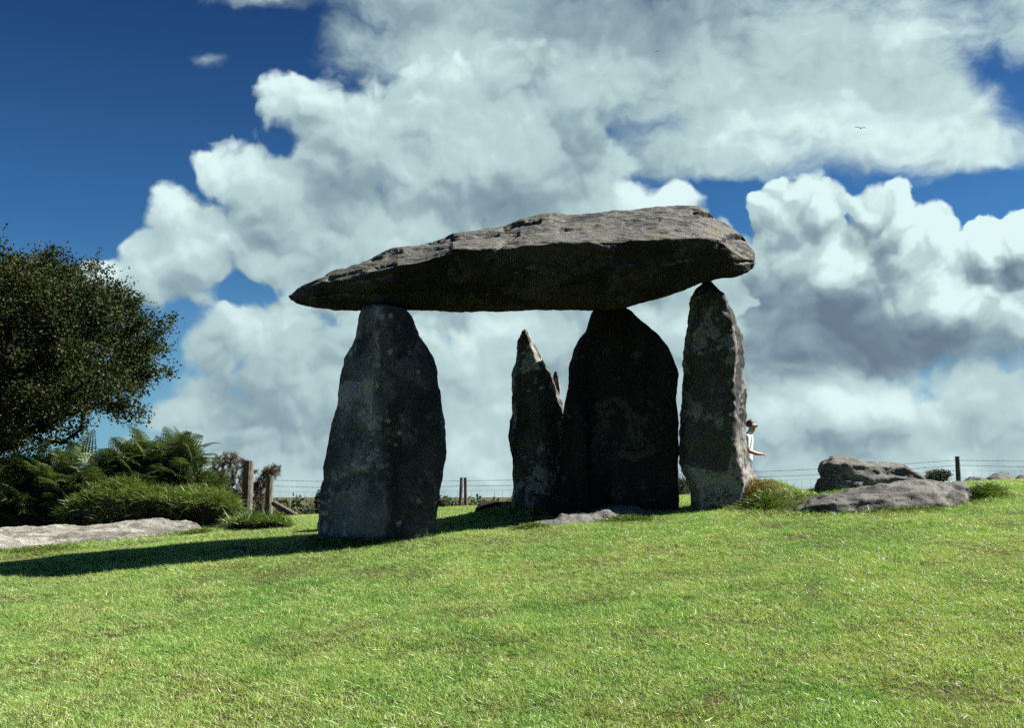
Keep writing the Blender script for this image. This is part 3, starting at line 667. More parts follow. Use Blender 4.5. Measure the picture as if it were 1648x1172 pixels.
slab('flat_stone', 'flat pale stone flush with the lawn at the broad upright\'s foot', M_slab,
     [(632, 868, 871, 10.85, 10.95, 11.05), (655, 862, 871, 10.8, 11.0, 11.1), (685, 863, 870, 10.85, 11.0, 11.1), (702, 867, 869, 10.9, 11.0, 11.05)], 49, 'rock', GR, step=0.02, rough=(0.015, 0.012, 0.006))
slab('flat_stone', 'small dark flat stone lying within the long shadow', M_bould,
     [(358, 886, 889, 11.2, 11.26, 11.32), (374, 881, 889, 11.15, 11.28, 11.36), (392, 880, 888, 11.15, 11.28, 11.36), (404, 884, 887, 11.2, 11.26, 11.32)], 51, 'rock', GR, step=0.015, rough=(0.012, 0.01, 0.005))
# ---------------------------------------------------------------- wood, leaves
def bark_mat(name, a, b_, sc=(1, 1, 0.25)):
    m, t, b = material(name); p = vmath(t, 'MULTIPLY', objco(t), sc)
    n1 = noise(t, p, 30.0, 5, 0.65); n2 = noise(t, p, 6.0, 4, 0.6)
    c = mix(t, (n1 * 0.6 + n2 * 0.45).step(0.38, 0.68), a, b_); t.links.new(c.k, b.inputs['Base Color'])
    b.inputs['Roughness'].default_value = 0.9; b.inputs['Specular IOR Level'].default_value = 0.2
    bump(t, b, n1, 0.6, 0.01); return m
M_bark = bark_mat('hawthorn_bark', (0.030, 0.025, 0.020), (0.085, 0.075, 0.060))
M_post = bark_mat('weathered_post', (0.070, 0.060, 0.046), (0.19, 0.175, 0.14))
M_gorse = blade_mat('dead_gorse', ((0.050, 0.040, 0.028), (0.10, 0.078, 0.058), (0.17, 0.13, 0.10), (0.20, 0.17, 0.13)), trans=0.1, rough=0.8, spec=0.1)
M_leaf = blade_mat('hawthorn_leaf', ((0.010, 0.020, 0.005), (0.022, 0.036, 0.009), (0.050, 0.062, 0.014), (0.055, 0.036, 0.020)), trans=0.2, rough=0.55, patch=0.6, spec=0.12)
M_fern = blade_mat('bracken_frond', ((0.030, 0.058, 0.022), (0.066, 0.105, 0.038), (0.13, 0.17, 0.065), (0.26, 0.18, 0.075)), trans=0.25, rough=0.5, patch=0.3, spec=0.35)
M_bush = blade_mat('far_leaf', ((0.030, 0.050, 0.022), (0.055, 0.080, 0.034), (0.085, 0.11, 0.045), (0.09, 0.09, 0.05)), trans=0.15, rough=0.7)
M_soil = rock_mat('bank_soil', (0.018, 0.014, 0.010), (0.05, 0.038, 0.024), (0.09, 0.07, 0.045), 0.2, 0.1, (1, 1, 1), 3.0)

def grow(root, tips, alpha=0.35, seed=1, wob=0.06, trunk=()):
    """connect scattered tips to a root, nearest first: nodes, parents"""
    r = np.random.default_rng(seed)
    N = [np.array(root, float)]; par = [-1]; plen = [0.0]
    for q in trunk:
        par.append(len(N) - 1); plen.append(plen[-1] + np.linalg.norm(np.array(q) - N[-1])); N.append(np.array(q, float))
    first = max(0, len(N) - 3)
    tips = sorted([np.array(q, float) for q in tips], key=lambda q: np.linalg.norm(q - N[-1]))
    ends = []
    for q in tips:
        A = np.array(N); d = np.linalg.norm(A - q, axis=1) + alpha * np.array(plen); d[:first] += 9
        i = int(np.argmin(d)); a = N[i]; dist = np.linalg.norm(q - a); k = max(1, int(dist / 0.28)); prev = i
        for s in range(1, k + 1):
            f = s / k; c = a + (q - a) * f
            if s < k: c = c + r.normal(0, wob * min(dist, 1.0) * 0.5, 3) + np.array([0, 0, 0.10 * dist * f * (1 - f)])
            par.append(prev); plen.append(plen[prev] + np.linalg.norm(c - N[prev])); N.append(c); prev = len(N) - 1
        ends.append(prev)
    return np.array(N), par, ends
def limbs(N, par, ends, r_tip=0.006, p=2.3, sides=6, rmax=None):
    n = len(N); load = np.zeros(n)
    for e in ends: load[e] += r_tip ** p
    for i in range(n - 1, 0, -1):
        if load[i] == 0: load[i] = r_tip ** p
        load[par[i]] += load[i]
    R = load ** (1 / p)
    if rmax: R = np.minimum(R, rmax)
    V, F = [], []; ang = np.arange(sides) * 2 * math.pi / sides
    for i in range(1, n):
        a, b = N[par[i]], N[i]; d = b - a; L = np.linalg.norm(d)
        if L < 1e-5: continue
        d /= L; u = np.cross(d, [0.3, 0.9, 0.2]); u /= np.linalg.norm(u); w = np.cross(d, u)
        ra = min(R[par[i]], R[i] * 1.35); k = len(V) * sides
        ring = np.cos(ang)[:, None] * u + np.sin(ang)[:, None] * w
        V.append(a + ring * ra); V.append(b + ring * R[i])
        for s in range(sides): F.append((k + s, k + (s + 1) % sides, k + sides + (s + 1) % sides, k + sides + s))
    return np.concatenate(V), np.array(F)
def leaf_mesh(P, U, L, Wd, seed, fold=0.25):
    """a folded diamond leaf at each P along U"""
    r = np.random.default_rng(seed); n = len(P)
    U = U / np.linalg.norm(U, axis=1, keepdims=True); S = np.cross(U, r.normal(0, 1, (n, 3))); S /= np.maximum(np.linalg.norm(S, axis=1, keepdims=True), 1e-6)
    Nn = np.cross(U, S); m = P + U * (L * 0.5)[:, None]
    V = np.stack([P, m + S * (Wd / 2)[:, None] + Nn * (Wd * fold)[:, None], P + U * L[:, None], m - S * (Wd / 2)[:, None] + Nn * (Wd * fold)[:, None]], 1).reshape(-1, 3)
    b = np.arange(n)[:, None] * 4
    F = np.concatenate([b + np.array([[0, 1, 2]]), b + np.array([[0, 2, 3]])]); return V, F, np.repeat(r.random(n), 4)
def in_poly(x, y, poly):
    c = np.zeros(len(x), bool); j = len(poly) - 1
    for i in range(len(poly)):
        (xi, yi), (xj, yj) = poly[i], poly[j]
        c ^= ((yi > y) != (yj > y)) & (x < (xj - xi) * (y - yi) / (yj - yi + 1e-9) + xi); j = i
    return c

# ---------------------------------------------------------------- windswept tree
def hawthorn():
    Y0 = 17.5; r = np.random.default_rng(5)
    base = at(-70, 850, Y0); bz = gz(base.x, Y0) - 0.1
    root = empty('hawthorn_tree', (base.x, Y0, bz))
    poly = [(-330, 520), (-250, 430), (-140, 400), (-60, 415), (0, 405), (45, 415), (100, 405), (125, 425), (150, 445), (190, 455), (225, 478), (262, 492), (262, 530), (292, 556), (285, 592), (252, 598), (240, 632), (195, 648), (140, 660), (85, 684), (40, 712), (-40, 760), (-200, 760), (-330, 680)]
    cen = []
    while len(cen) < 390:
        a, b = r.uniform(-330, 285), r.uniform(405, 765)
        if not in_poly(np.array([a]), np.array([b]), poly)[0]: continue
        w = 2.9 * math.sqrt(max(0.02, 1 - (a / 330) ** 2)); y = Y0 + 0.4 + w * r.uniform(-1, 1)
        q = np.array(at(a - 16 * (a > 60), b + 12, y))
        if cen and np.min(np.linalg.norm(np.array(cen) - q, axis=1)) < 0.29 or (a > 110 and b > 540 and r.random() < 0.45): continue
        cen.append(q)
    P = []
    for q in cen:
        k = int(r.integers(4, 13)); sz = r.uniform(0.14, 0.26)
        P += list(q + r.normal(0, 1, (k, 3)) * np.array([sz * 1.25, sz * 1.1, sz * 0.75]))
    P = np.array(P)
    N, par, ends = grow((base.x, Y0, bz), P, 0.30, 3, 0.10, trunk=[(base.x + 0.1, Y0, bz + 0.5), (base.x + 0.3, Y0 + 0.05, bz + 1.0), (base.x + 0.55, Y0 + 0.05, bz + 1.5)])
    V, F = limbs(N, par, ends, 0.0065, 2.25, 6, 0.24)
    o = mesh_obj('trunk', V, F, M_bark); adopt(o, root)
    E = N[ends]; n = len(E); cnt = 76
    I = np.repeat(np.arange(n), cnt); c = E[I]; pa = N[np.array(par)[np.array(ends)]][I]
    dirn = c - pa; dirn /= np.maximum(np.linalg.norm(dirn, axis=1, keepdims=True), 1e-6)
    f = r.random(len(I)); pos = c - dirn * (f * 0.34)[:, None] + r.normal(0, 0.062, (len(I), 3)) * (1 + f)[:, None] + dirn * 0.06
    U = r.normal(0, 1, (len(I), 3)) + dirn * 0.6 + np.array([0, 0, -0.1])
    V, F, q = leaf_mesh(pos, U, r.uniform(0.034, 0.085, len(I)), r.uniform(0.026, 0.058, len(I)), 4)
    # shoot tips sticking out along the outline
    tipk = r.choice(n, 800); st = np.repeat(tipk, 16); g = np.tile(np.arange(16), 800) / 16.0
    up = r.normal(0, 0.35, (800, 3)) + np.array([0.45, 0, 0.6]); up /= np.linalg.norm(up, axis=1, keepdims=True); up = np.repeat(up, 16, 0)
    pos2 = E[st] + up * (g * 0.42)[:, None] + r.normal(0, 0.012, (len(st), 3))
    V2, F2, q2 = leaf_mesh(pos2, up * 0.6 + r.normal(0, 0.8, (len(st), 3)), r.uniform(0.03, 0.055, len(st)), r.uniform(0.02, 0.034, len(st)), 9)
    V = np.concatenate([V, V2]); F = np.concatenate([F, F2 + len(q)]); q = np.concatenate([q, q2])
    o = blade_obj('crown', V, F, q, M_leaf); adopt(o, root); o['kind'] = 'stuff'
    tag(root, 'dark windswept hawthorn tree spreading its branches over the bracken', 'tree')
hawthorn()

# ---------------------------------------------------------------- bracken
def sample_faces(V, F, n, r):
    A = V[F]; a = np.linalg.norm(np.cross(A[:, 1] - A[:, 0], A[:, 2] - A[:, 0]), axis=1)
    k = r.choice(len(F), n, p=a / a.sum()); u, v = r.random((2, n)); P = A[k, 0] + u[:, None] * (A[k, 1] - A[k, 0]) + v[:, None] * (A[k, 3] - A[k, 0])
    Nn = np.cross(A[k, 1] - A[k, 0], A[k, 3] - A[k, 0]); Nn /= np.maximum(np.linalg.norm(Nn, axis=1, keepdims=True), 1e-9); return P, Nn
def frond_mesh(seed, L=0.8):
    r = np.random.default_rng(seed); V, F, Q = [], [], []
    n = 15; spine = []
    for k in range(n + 1):
        s = k / n; spine.append(np.array([L * (s - 0.10 * s ** 3), 0, L * (0.10 * s - 0.38 * s ** 2.3)]))
    def tri(a, b, c, q):
        k = len(V); V.extend([a, b, c]); F.append((k, k + 1, k + 2)); Q.extend([q] * 3)
    for k in range(n):
        a, b = spine[k], spine[k + 1]; w = np.array([0, 0.006 * (1 - k / n) + 0.002, 0]); q = 0.9
        tri(a - w, a + w, b + w, q); tri(a - w, b + w, b - w, q)
    for k in range(1, n + 1):
        s = k / n; ln = L * 0.40 * (1 - s) ** 0.75 * min(1, s * 5) + 0.02
        for sd in (-1, 1):
            dr = np.array([0.42, sd * 1.0, r.uniform(-0.30, -0.02)]); dr /= np.linalg.norm(dr); up = np.array([0.0, 0, 1.0])
            fw = np.cross(up, dr) * -sd; fw /= np.linalg.norm(fw); m = 5; qq = r.random() * 0.85
            for j in range(m):
                t0, t1 = j / m, (j + 1) / m; c0 = spine[k] + dr * ln * t0 + up * (-0.20 * ln * t0 * t0); c1 = spine[k] + dr * ln * t1 + up * (-0.20 * ln * t1 * t1)
                wd = 0.15 * ln * (1 - t0) ** 0.6 + 0.008
                tri(c0, c1, (c0 + c1) / 2 + fw * wd + dr * ln * 0.06, qq); tri(c0, (c0 + c1) / 2 - fw * wd + dr * ln * 0.06, c1, qq)
    m = bpy.data.meshes.new('frond'); m.from_pydata([tuple(v) for v in V], [], F); m.update(); m.materials.append(M_fern)
    at_ = m.attributes.new('rnd', 'FLOAT', 'POINT'); at_.data.foreach_set('value', np.array(Q, np.float32)); return m
FRONDS = [frond_mesh(s, L) for s, L in ((1, 0.62), (2, 0.74), (3, 0.86), (4, 0.7))]
M_litter = rock_mat('dead_litter', (0.008, 0.008, 0.005), (0.022, 0.024, 0.012), (0.05, 0.045, 0.025), 0.3, 0.1, (1, 1, 1), 7.0)
def bracken(label, y0, outline, n, seed, group='bracken clumps along the bank', depth=0.9, dead=0.0):
    """outline: px, py of the clump's upper edge, left to right; fronds fan from stems below it"""
    r = np.random.default_rng(seed); xs = np.array([p[0] for p in outline]); ys = np.array([p[1] for p in outline])
    mx = (xs[0] + xs[-1]) / 2; b = at(mx, 830, y0); root = empty('bracken_clump', (b.x, y0, gz(b.x, y0)))
    # matted dead stems and litter filling the clump
    secs = []
    for px in np.linspace(xs[0] - 4, xs[-1] + 4, 14):
        t_ = float(np.interp(px, xs, ys)) + 34; yf, yb = y0 - depth * 0.55, y0 + depth * 0.8
        f0, T0, B0 = at(px, 842, yf), at(px, t_, y0 + 0.1), at(px, t_, yb)
        secs.append([Vector((f0.x, yf, f0.z - 0.3)), at(px, 800, yf), at(px, t_ + 18, yf + 0.2), T0, Vector((B0.x, yb, T0.z - 0.15)), Vector((B0.x, yb, f0.z - 0.3))])
    V, F = loft(secs, 0.05, (0.12, 0.06, 0.02), (1.8, 6, 16), seed, rnd=2); adopt(mesh_obj('litter', V, F, M_litter), root)
    A = V[F]; P, Nn = sample_faces(V, F, n * 14, r)
    k = (P[:, 1] < y0 + 0.35) & (P[:, 2] > gz(b.x, y0) + 0.12) & (Nn[:, 2] > -0.3); P, Nn = P[k][:n], Nn[k][:n]
    for q, nn in zip(P, Nn):
        az = math.atan2(nn[1] * 0.9 - 0.35 + r.normal(0, 0.45), nn[0] * 0.9 + r.normal(0, 0.55)); sc = r.uniform(0.5, 0.92)
        o = bpy.data.objects.new('frond', FRONDS[int(r.integers(len(FRONDS)))]); COL.objects.link(o); o.parent = root
        o.location = tuple(q - np.array(root.location) - np.array([math.cos(az), math.sin(az), 0]) * 0.10)
        o.rotation_euler = (r.normal(0, 0.45), -(0.15 + 0.85 * max(0.0, nn[2]) + r.normal(0, 0.25)), az); o.scale = (sc, sc, sc)
    # the stems in the middle of the clump
    st = [at(r.uniform(xs[0] + 8, xs[-1] - 8), r.uniform(770, 800), y0 + r.uniform(-0.3, 0.5)) for _ in range(40)]
    V = []; F = []
    for q in st:
        k = len(V); g = gz(q.x, q.y) - 0.05; w = 0.006
        V += [(q.x - w, q.y, g), (q.x + w, q.y - w, g), (q.x + w, q.y + w, g), (q.x + 0.05 * r.normal(), q.y, q.z)]
        F += [(k, k + 1, k + 3), (k + 1, k + 2, k + 3), (k + 2, k, k + 3)]
    o = blade_obj('stems', np.array(V), np.array(F), np.repeat(r.random(len(st)) * 0.3, 4), M_fern); adopt(o, root); o['kind'] = 'stuff'
    tag(root, label, 'bracken', group)
bracken('tall domed clump of dark green bracken above the grassy bank', 16.3, [(170, 748), (190, 715), (215, 698), (240, 695), (255, 708), (275, 700), (300, 702), (318, 728), (335, 758)], 290, 3)
bracken('lower bracken clump in the shade beneath the hawthorn', 16.0, [(-60, 735), (0, 728), (40, 722), (80, 718), (120, 718), (150, 726), (178, 748), (190, 775)], 290, 4)
bracken('small bright bracken clump between the tall dome and the dead gorse', 16.6, [(316, 750), (328, 738), (340, 736), (350, 748), (356, 768)], 44, 5, depth=0.4)

# ---------------------------------------------------------------- dead gorse
def gorse(label, y0, poly, base_px, n, seed):
    r = np.random.default_rng(seed); b = at(base_px, 825, y0); bz = gz(b.x, y0) - 0.05
    root = empty('gorse_bush', (b.x, y0, bz)); xs = [p[0] for p in poly]; ys = [p[1] for p in poly]; T = []
    while len(T) < n:
        px = r.uniform(min(xs), max(xs), 400); py = r.uniform(min(ys), max(ys), 400); k = in_poly(px, py, poly)
        T += [tuple(at(a, c, y0 + r.normal(0, 0.16))) for a, c in zip(px[k], py[k])]
    T = T[:n]; N, par, ends = grow((b.x, y0, bz), T, 0.25, seed, 0.12, trunk=[(b.x + 0.02, y0, bz + 0.2)])
    V, F = limbs(N, par, ends, 0.005, 2.3, 5, 0.05); o = mesh_obj('stem', V, F, M_bark); adopt(o, root)
    m = 110; E = N[ends]; pa = N[np.array(par)[np.array(ends)]]; d = E - pa; d /= np.maximum(np.linalg.norm(d, axis=1, keepdims=True), 1e-6)
    I = np.repeat(np.arange(len(E)), m); f = r.random(len(I)); P = E[I] - d[I] * (f * 0.22)[:, None] + r.normal(0, 0.016, (len(I), 3)) + d[I] * 0.03
    D = d[I] * 0.6 + r.normal(0, 0.65, (len(I), 3)); D /= np.linalg.norm(D, axis=1, keepdims=True)
    V, F, q = blades(P, D, r.uniform(0.03, 0.07, len(I)), np.full(len(I), 0.006), np.zeros((len(I), 3)), seed, 1)
    o = blade_obj('spines', V, F, q, M_gorse); adopt(o, root); o['kind'] = 'stuff'
    tag(root, label, 'gorse bush', 'dead gorse by the fence posts')
gorse('brown dead gorse bush between the bracken and the tallest fence post', 21.8, [(342, 790), (340, 742), (352, 730), (375, 727), (395, 742), (412, 748), (416, 775), (405, 805), (370, 800)], 372, 260, 2)
gorse('brown dead gorse spray sticking out above the shorter fence post', 21.9, [(405, 800), (412, 775), (428, 752), (440, 748), (456, 752), (450, 763), (432, 775), (428, 800), (418, 815)], 420, 150, 3)

# ---------------------------------------------------------------- grassy bank with overhanging turf
def turf_bank(name, label, st, n, seed, l0=0.10, l1=0.24, group=None, cat='bank', rough=(0.09, 0.04, 0.015), seat=True):
    """st: px, top py, front py, overhang depth, depths as for the slabs"""
    r = np.random.default_rng(seed); secs = []
    for px, t, f, yf, yc, yb in st:
        if seat: y = hit(px, f); yf, yc, yb = y, y + yc - yf, y + yb - yf
        Fp, T, Bk = at(px, f, yf), at(px, t, yc), at(px, t, yb)
        lip = at(px, t + (f - t) * 0.30, yf - 0.02)
        secs.append([Vector((Fp.x, yf, Fp.z - 0.2)), Vector((Fp.x, yf + 0.08, Fp.z + 0.02)), lip, T, Vector((Bk.x, yb, T.z - 0.03)), Vector((Bk.x, yb, Fp.z - 0.4))])
    V, F = loft(secs, 0.05, rough, (1.8, 6, 18), seed, rnd=2, cap=(0.5, 0.5))
    c = V.mean(0); root = empty(name, (c[0], c[1], V[:, 2].min() + 0.2))
    adopt(mesh_obj('earth', V, F, M_soil), root)
    P, Nn = sample_faces(V, F, n * 3, r); zt = np.interp(P[:, 2], [V[:, 2].min() + 0.2, V[:, 2].max()], [0.15, 1.0])
    keep = (r.random(len(P)) < np.clip(zt * (0.35 + 0.8 * np.clip(Nn[:, 2], 0, 1)), 0.04, 1)) & (P[:, 1] < np.median(V[:, 1]) + 0.8)
    P, Nn = P[keep][:n], Nn[keep][:n]; m = len(P)
    D = Nn * 0.5 + np.array([0, -0.1, 0.75]) + r.normal(0, 0.33, (m, 3)); D /= np.linalg.norm(D, axis=1, keepdims=True)
    L = r.uniform(l0, l1, m) * np.clip(0.75 + 0.6 * fbm(P, 2.2, 2, seed), 0.4, 1.5); out = Nn * np.array([1, 1, 0])
    bd = (out * 0.45 + r.normal(0, 0.25, (m, 3)) + np.array([0, -0.1, -0.45])) * L[:, None]
    V2, F2, q = blades(P, D, L, r.uniform(0.006, 0.011, m), bd, seed, 3)
    adopt(blade_obj('grass', V2, F2, q, M_long), root)['kind'] = 'stuff'
    tag(root, label, cat, group)
turf_bank('grassy_bank', 'overgrown earth bank topped with long green grass below the bracken', [(120, 812, 845, 14.7, 15.1, 15.6), (150, 790, 848, 14.6, 15.1, 15.7), (180, 779, 850, 14.6, 15.1, 15.7), (215, 783, 852, 14.6, 15.1, 15.7), (250, 790, 854, 14.5, 15.0, 15.7), (290, 793, 856, 14.4, 15.0, 15.7), (325, 793, 857, 14.3, 14.9, 15.5), (352, 796, 857, 14.3, 14.8, 15.3), (370, 804, 857, 14.3, 14.7, 15.1), (386, 832, 856, 14.3, 14.6, 14.9)], 17000, 61, seat=False)
turf_bank('grass_tussock', 'mound of rough grass around the feet of the two fence posts', [(378, 842, 854, 14.3, 14.6, 15.0), (400, 838, 854, 14.2, 14.6, 15.2), (425, 836, 853, 14.2, 14.6, 15.2), (445, 838, 852, 14.2, 14.6, 15.1), (462, 846, 851, 14.3, 14.5, 14.8)], 4200, 62, 0.08, 0.2, cat='grass mound')
def tussock(label, px, py, w, h, n, seed, l0=0.07, l1=0.16, mat=None):
    """tuft of long grass seen at px, py"""
    r = np.random.default_rng(seed); y = hit(px, py); c = at(px, py, y); root = empty('grass_tussock', (c.x, y, gz(c.x, y)))
    P = np.stack([c.x + r.normal(0, w / 2, n), y + r.normal(0, w / 3, n), np.zeros(n)], 1); P[:, 2] = ground(P[:, 0], P[:, 1]) - 0.01
    e = ((P[:, 0] - c.x) / w) ** 2 + ((P[:, 1] - y) / (w * 0.7)) ** 2; P[:, 2] += h * np.exp(-e * 1.6) * r.random(n)
    D = np.stack([(P[:, 0] - c.x) / w * 0.7 + r.normal(0, 0.4, n), (P[:, 1] - y) / w * 0.7 + r.normal(0, 0.4, n) - 0.1, np.ones(n)], 1); D /= np.linalg.norm(D, axis=1, keepdims=True)
    L = r.uniform(l0, l1, n); bd = (D * np.array([0.7, 0.7, 0]) + np.array([0, 0, -0.4])) * L[:, None]
    V, F, q = blades(P, D, L, r.uniform(0.005, 0.009, n), bd, seed, 3); adopt(blade_obj('blades', V, F, q, mat or M_long), root)['kind'] = 'stuff'
    tag(root, label, 'grass tussock', 'tussocks of longer grass')
def skirts():
    """uneven longer grass that the mower leaves round each stone"""
    r = np.random.default_rng(19); P = []
    for bx, by, rx, ry in BARE:
        n = int(520 * (rx + ry)); a = r.uniform(0, 2 * math.pi, n); k = 1 + np.abs(r.normal(0, 0.05, n)) + 0.03
        P.append(np.stack([bx + np.cos(a) * rx * k, by + np.sin(a) * ry * k], 1))
    P = np.concatenate(P); keep = fbm(np.column_stack([P, P[:, 0] * 0]), 2.6, 2, 4) > -0.25; P = P[keep]; n = len(P)
    P = np.column_stack([P, ground(P[:, 0], P[:, 1]) - 0.01]); D = np.stack([r.normal(0, 0.45, n), r.normal(-0.15, 0.45, n), np.ones(n)], 1); D /= np.linalg.norm(D, axis=1, keepdims=True)
    L = r.uniform(0.03, 0.11, n); bd = (D * np.array([0.8, 0.8, 0]) + np.array([0, 0, -0.35])) * L[:, None]
    V, F, q = blades(P, D, L, r.uniform(0.004, 0.007, n), bd, 6, 3)
    tag(blade_obj('stone_edge_grass', V, F, q, M_long), 'uneven longer grass fringing the feet of the stones', 'grass', kind='stuff')
M_brown = blade_mat('dry_grass_blades', ((0.06, 0.05, 0.02), (0.14, 0.12, 0.03), (0.24, 0.18, 0.07), (0.34, 0.25, 0.12)), patch=0.3)
tussock('brownish grass tussock at the foot of the sunlit upright', 1203, 795, 0.22, 0.16, 900, 71, 0.06, 0.14, M_brown)
skirts()
tussock('green grass tussock between the sunlit upright and the flat slab', 1230, 812, 0.30, 0.10, 1300, 72)
tussock('grass fringe along the lower edge of the long flat slab', 1440, 822, 0.55, 0.05, 1700, 73, 0.05, 0.11)
tussock('grass tussock beside the far end of the long flat slab', 1578, 800, 0.22, 0.14, 1100, 74)
tussock('grass fringe along the near edge of the pale weathered slab', 60, 886, 0.55, 0.03, 1500, 75, 0.05, 0.10)
tussock('grass growing over the low rock before the darkest upright', 1010, 838, 0.30, 0.05, 1100, 76, 0.05, 0.10)
tussock('grass tuft where the low rock meets the shaded ground', 855, 850, 0.18, 0.04, 700, 77, 0.05, 0.11)
tussock('grass at the rounded end of the pale weathered slab', 318, 860, 0.18, 0.05, 700, 78, 0.05, 0.12)
tussock('shaded grass skirt around the foot of the broad upright', 560, 872, 0.55, 0.03, 1500, 79, 0.04, 0.10)

# ---------------------------------------------------------------- wire fence
M_wire = bark_mat('rusted_wire', (0.05, 0.045, 0.04), (0.12, 0.11, 0.10))
def tube(path, rad, sides=6, cap=True, jitter=0.0, seed=0):
    P = np.array([list(p) for p in path], float); n = len(P); R = np.broadcast_to(np.array(rad, float), (n,)); V = []; r = np.random.default_rng(seed)
    for i in range(n):
        d = P[min(i + 1, n - 1)] - P[max(i - 1, 0)]; d /= np.linalg.norm(d); u = np.cross(d, [0.21, 0.95, 0.13] if abs(d[1]) < 0.9 else [1, 0, 0]); u /= np.linalg.norm(u); w = np.cross(d, u)
        for s in range(sides):
            a = 2 * math.pi * s / sides; V.append(P[i] + (math.cos(a) * u + math.sin(a) * w) * R[i] * (1 + jitter * r.normal()))
    F = [(i * sides + s, i * sides + (s + 1) % sides, (i + 1) * sides + (s + 1) % sides, (i + 1) * sides + s) for i in range(n - 1) for s in range(sides)]
    if cap: F += [tuple(range(sides))[::-1], tuple((n - 1) * sides + s for s in range(sides))]
    return V, F
def fence():
    A = at(434, 800, 21.2); B = at(747, 800, 24.0); D_ = at(1540, 800, 24.0); C0 = at(1148, 800, 24.2); Eo = at(2050, 800, 23.0)
    root = empty('wire_fence', (A.x, A.y, gz(A.x, A.y)))
    def post(px, top, y, dia, lean=0.0, seed=0, label=None):
        t = at(px, top, y); g = gz(t.x, y) - 0.3; m = 9
        pts = [(t.x + lean * (k / (m - 1) - 1), y, g + (t.z - g) * k / (m - 1)) for k in range(m)]
        V, F = tube(pts, dia / 2 * np.linspace(1.05, 0.95, m), 12, True, 0.035, seed); o = mesh_obj('post', V, F, M_post, smooth=False); adopt(o, root)
        if label: o['label'] = label
    post(400.5, 742, 20.8, 0.22, 0.01, 1, 'tallest thick round post'); post(434.5, 766, 21.2, 0.165, 0.0, 2, 'thick round post topped by dead gorse')
    post(743, 769, 24.0, 0.085, 0.05, 3); post(749, 769, 24.05, 0.085, -0.03, 4)
    post(1540.5, 735, 24.0, 0.115, 0.0, 5); post(1148, 752, 24.2, 0.1, 0.0, 6); post(2050, 735, 23.0, 0.11, 0.0, 7)
    a, b = at(441, 811, 20.9), at(512, 852, 18.6)
    V, F = tube([a + (b - a) * (k / 6) for k in range(7)], 0.062, 10, True, 0.03, 8); o = mesh_obj('strut', V, F, M_post, smooth=False); adopt(o, root); o['label'] = 'leaning round brace pole'
    spans = [(A, B), (B, C0), (C0, D_), (D_, Eo)]
    tops = {0: [(434, 773), (747, 774)], 1: [(747, 774), (1148, 762)], 2: [(1148, 762), (1540, 741)], 3: [(1540, 741), (2050, 742)]}
    def line(dz, sag):
        pts = []
        for k, (p, q) in enumerate(spans):
            (x0, y0), (x1, y1) = tops[k]; a, b = at(x0, y0, p.y), at(x1, y1, q.y)
            for s in np.linspace(0, 1, 17)[(0 if k == 0 else 1):]:
                c = a + (b - a) * float(s); pts.append(Vector((c.x, c.y, c.z - dz - sag * 4 * s * (1 - s))))
        return pts
    r = np.random.default_rng(4)
    for dz, sag in ((0.0, 0.035), (0.12, 0.05)):
        pts = line(dz, sag); V, F = tube(pts, 0.0042, 4, False)
        P = np.array([list(p) for p in pts]); cum = np.concatenate([[0], np.cumsum(np.linalg.norm(np.diff(P, axis=0), axis=1))])
        for s in np.arange(0.05, cum[-1], 0.115):
            c = np.array([np.interp(s, cum, P[:, k]) for k in range(3)]); d = r.normal(0, 1, 3); d[0] *= 0.3; d /= np.linalg.norm(d)
            for v in (d, -d):
                k = len(V); e = np.array([0.006, 0, 0.004]); V += [c - e, c + e, c + v * 0.022]; F.append((k, k + 1, k + 2))
        o = mesh_obj('barbed_wire', np.array(V), F, M_wire); adopt(o, root)
    V, F = [], []
    hs = [0.24, 0.42, 0.60, 0.76]; L = [line(h, 0.03) for h in hs]
    for l in L:
        v, f = tube(l, 0.0026, 3, False); F += [tuple(i + len(V) for i in g) for g in f]; V += v
    T = np.array([list(p) for p in L[0]]); Bt = np.array([list(p) for p in L[-1]]); cum = np.concatenate([[0], np.cumsum(np.linalg.norm(np.diff(T, axis=0), axis=1))])
    for s in np.arange(0.05, cum[-1], 0.185):
        a = np.array([np.interp(s, cum, T[:, k]) for k in range(3)]); b = np.array([np.interp(s, cum, Bt[:, k]) for k in range(3)])
        v, f = tube([a, (a + b) / 2 + r.normal(0, 0.015, 3), b + np.array([r.normal(0, 0.02), 0, 0])], 0.0024, 3, False); F += [tuple(i + len(V) for i in g) for g in f]; V += v
    o = mesh_obj('netting', np.array(V), F, M_wire); adopt(o, root)
    tag(root, 'post and wire stock fence with barbed strands along the crest', 'fence')
fence()

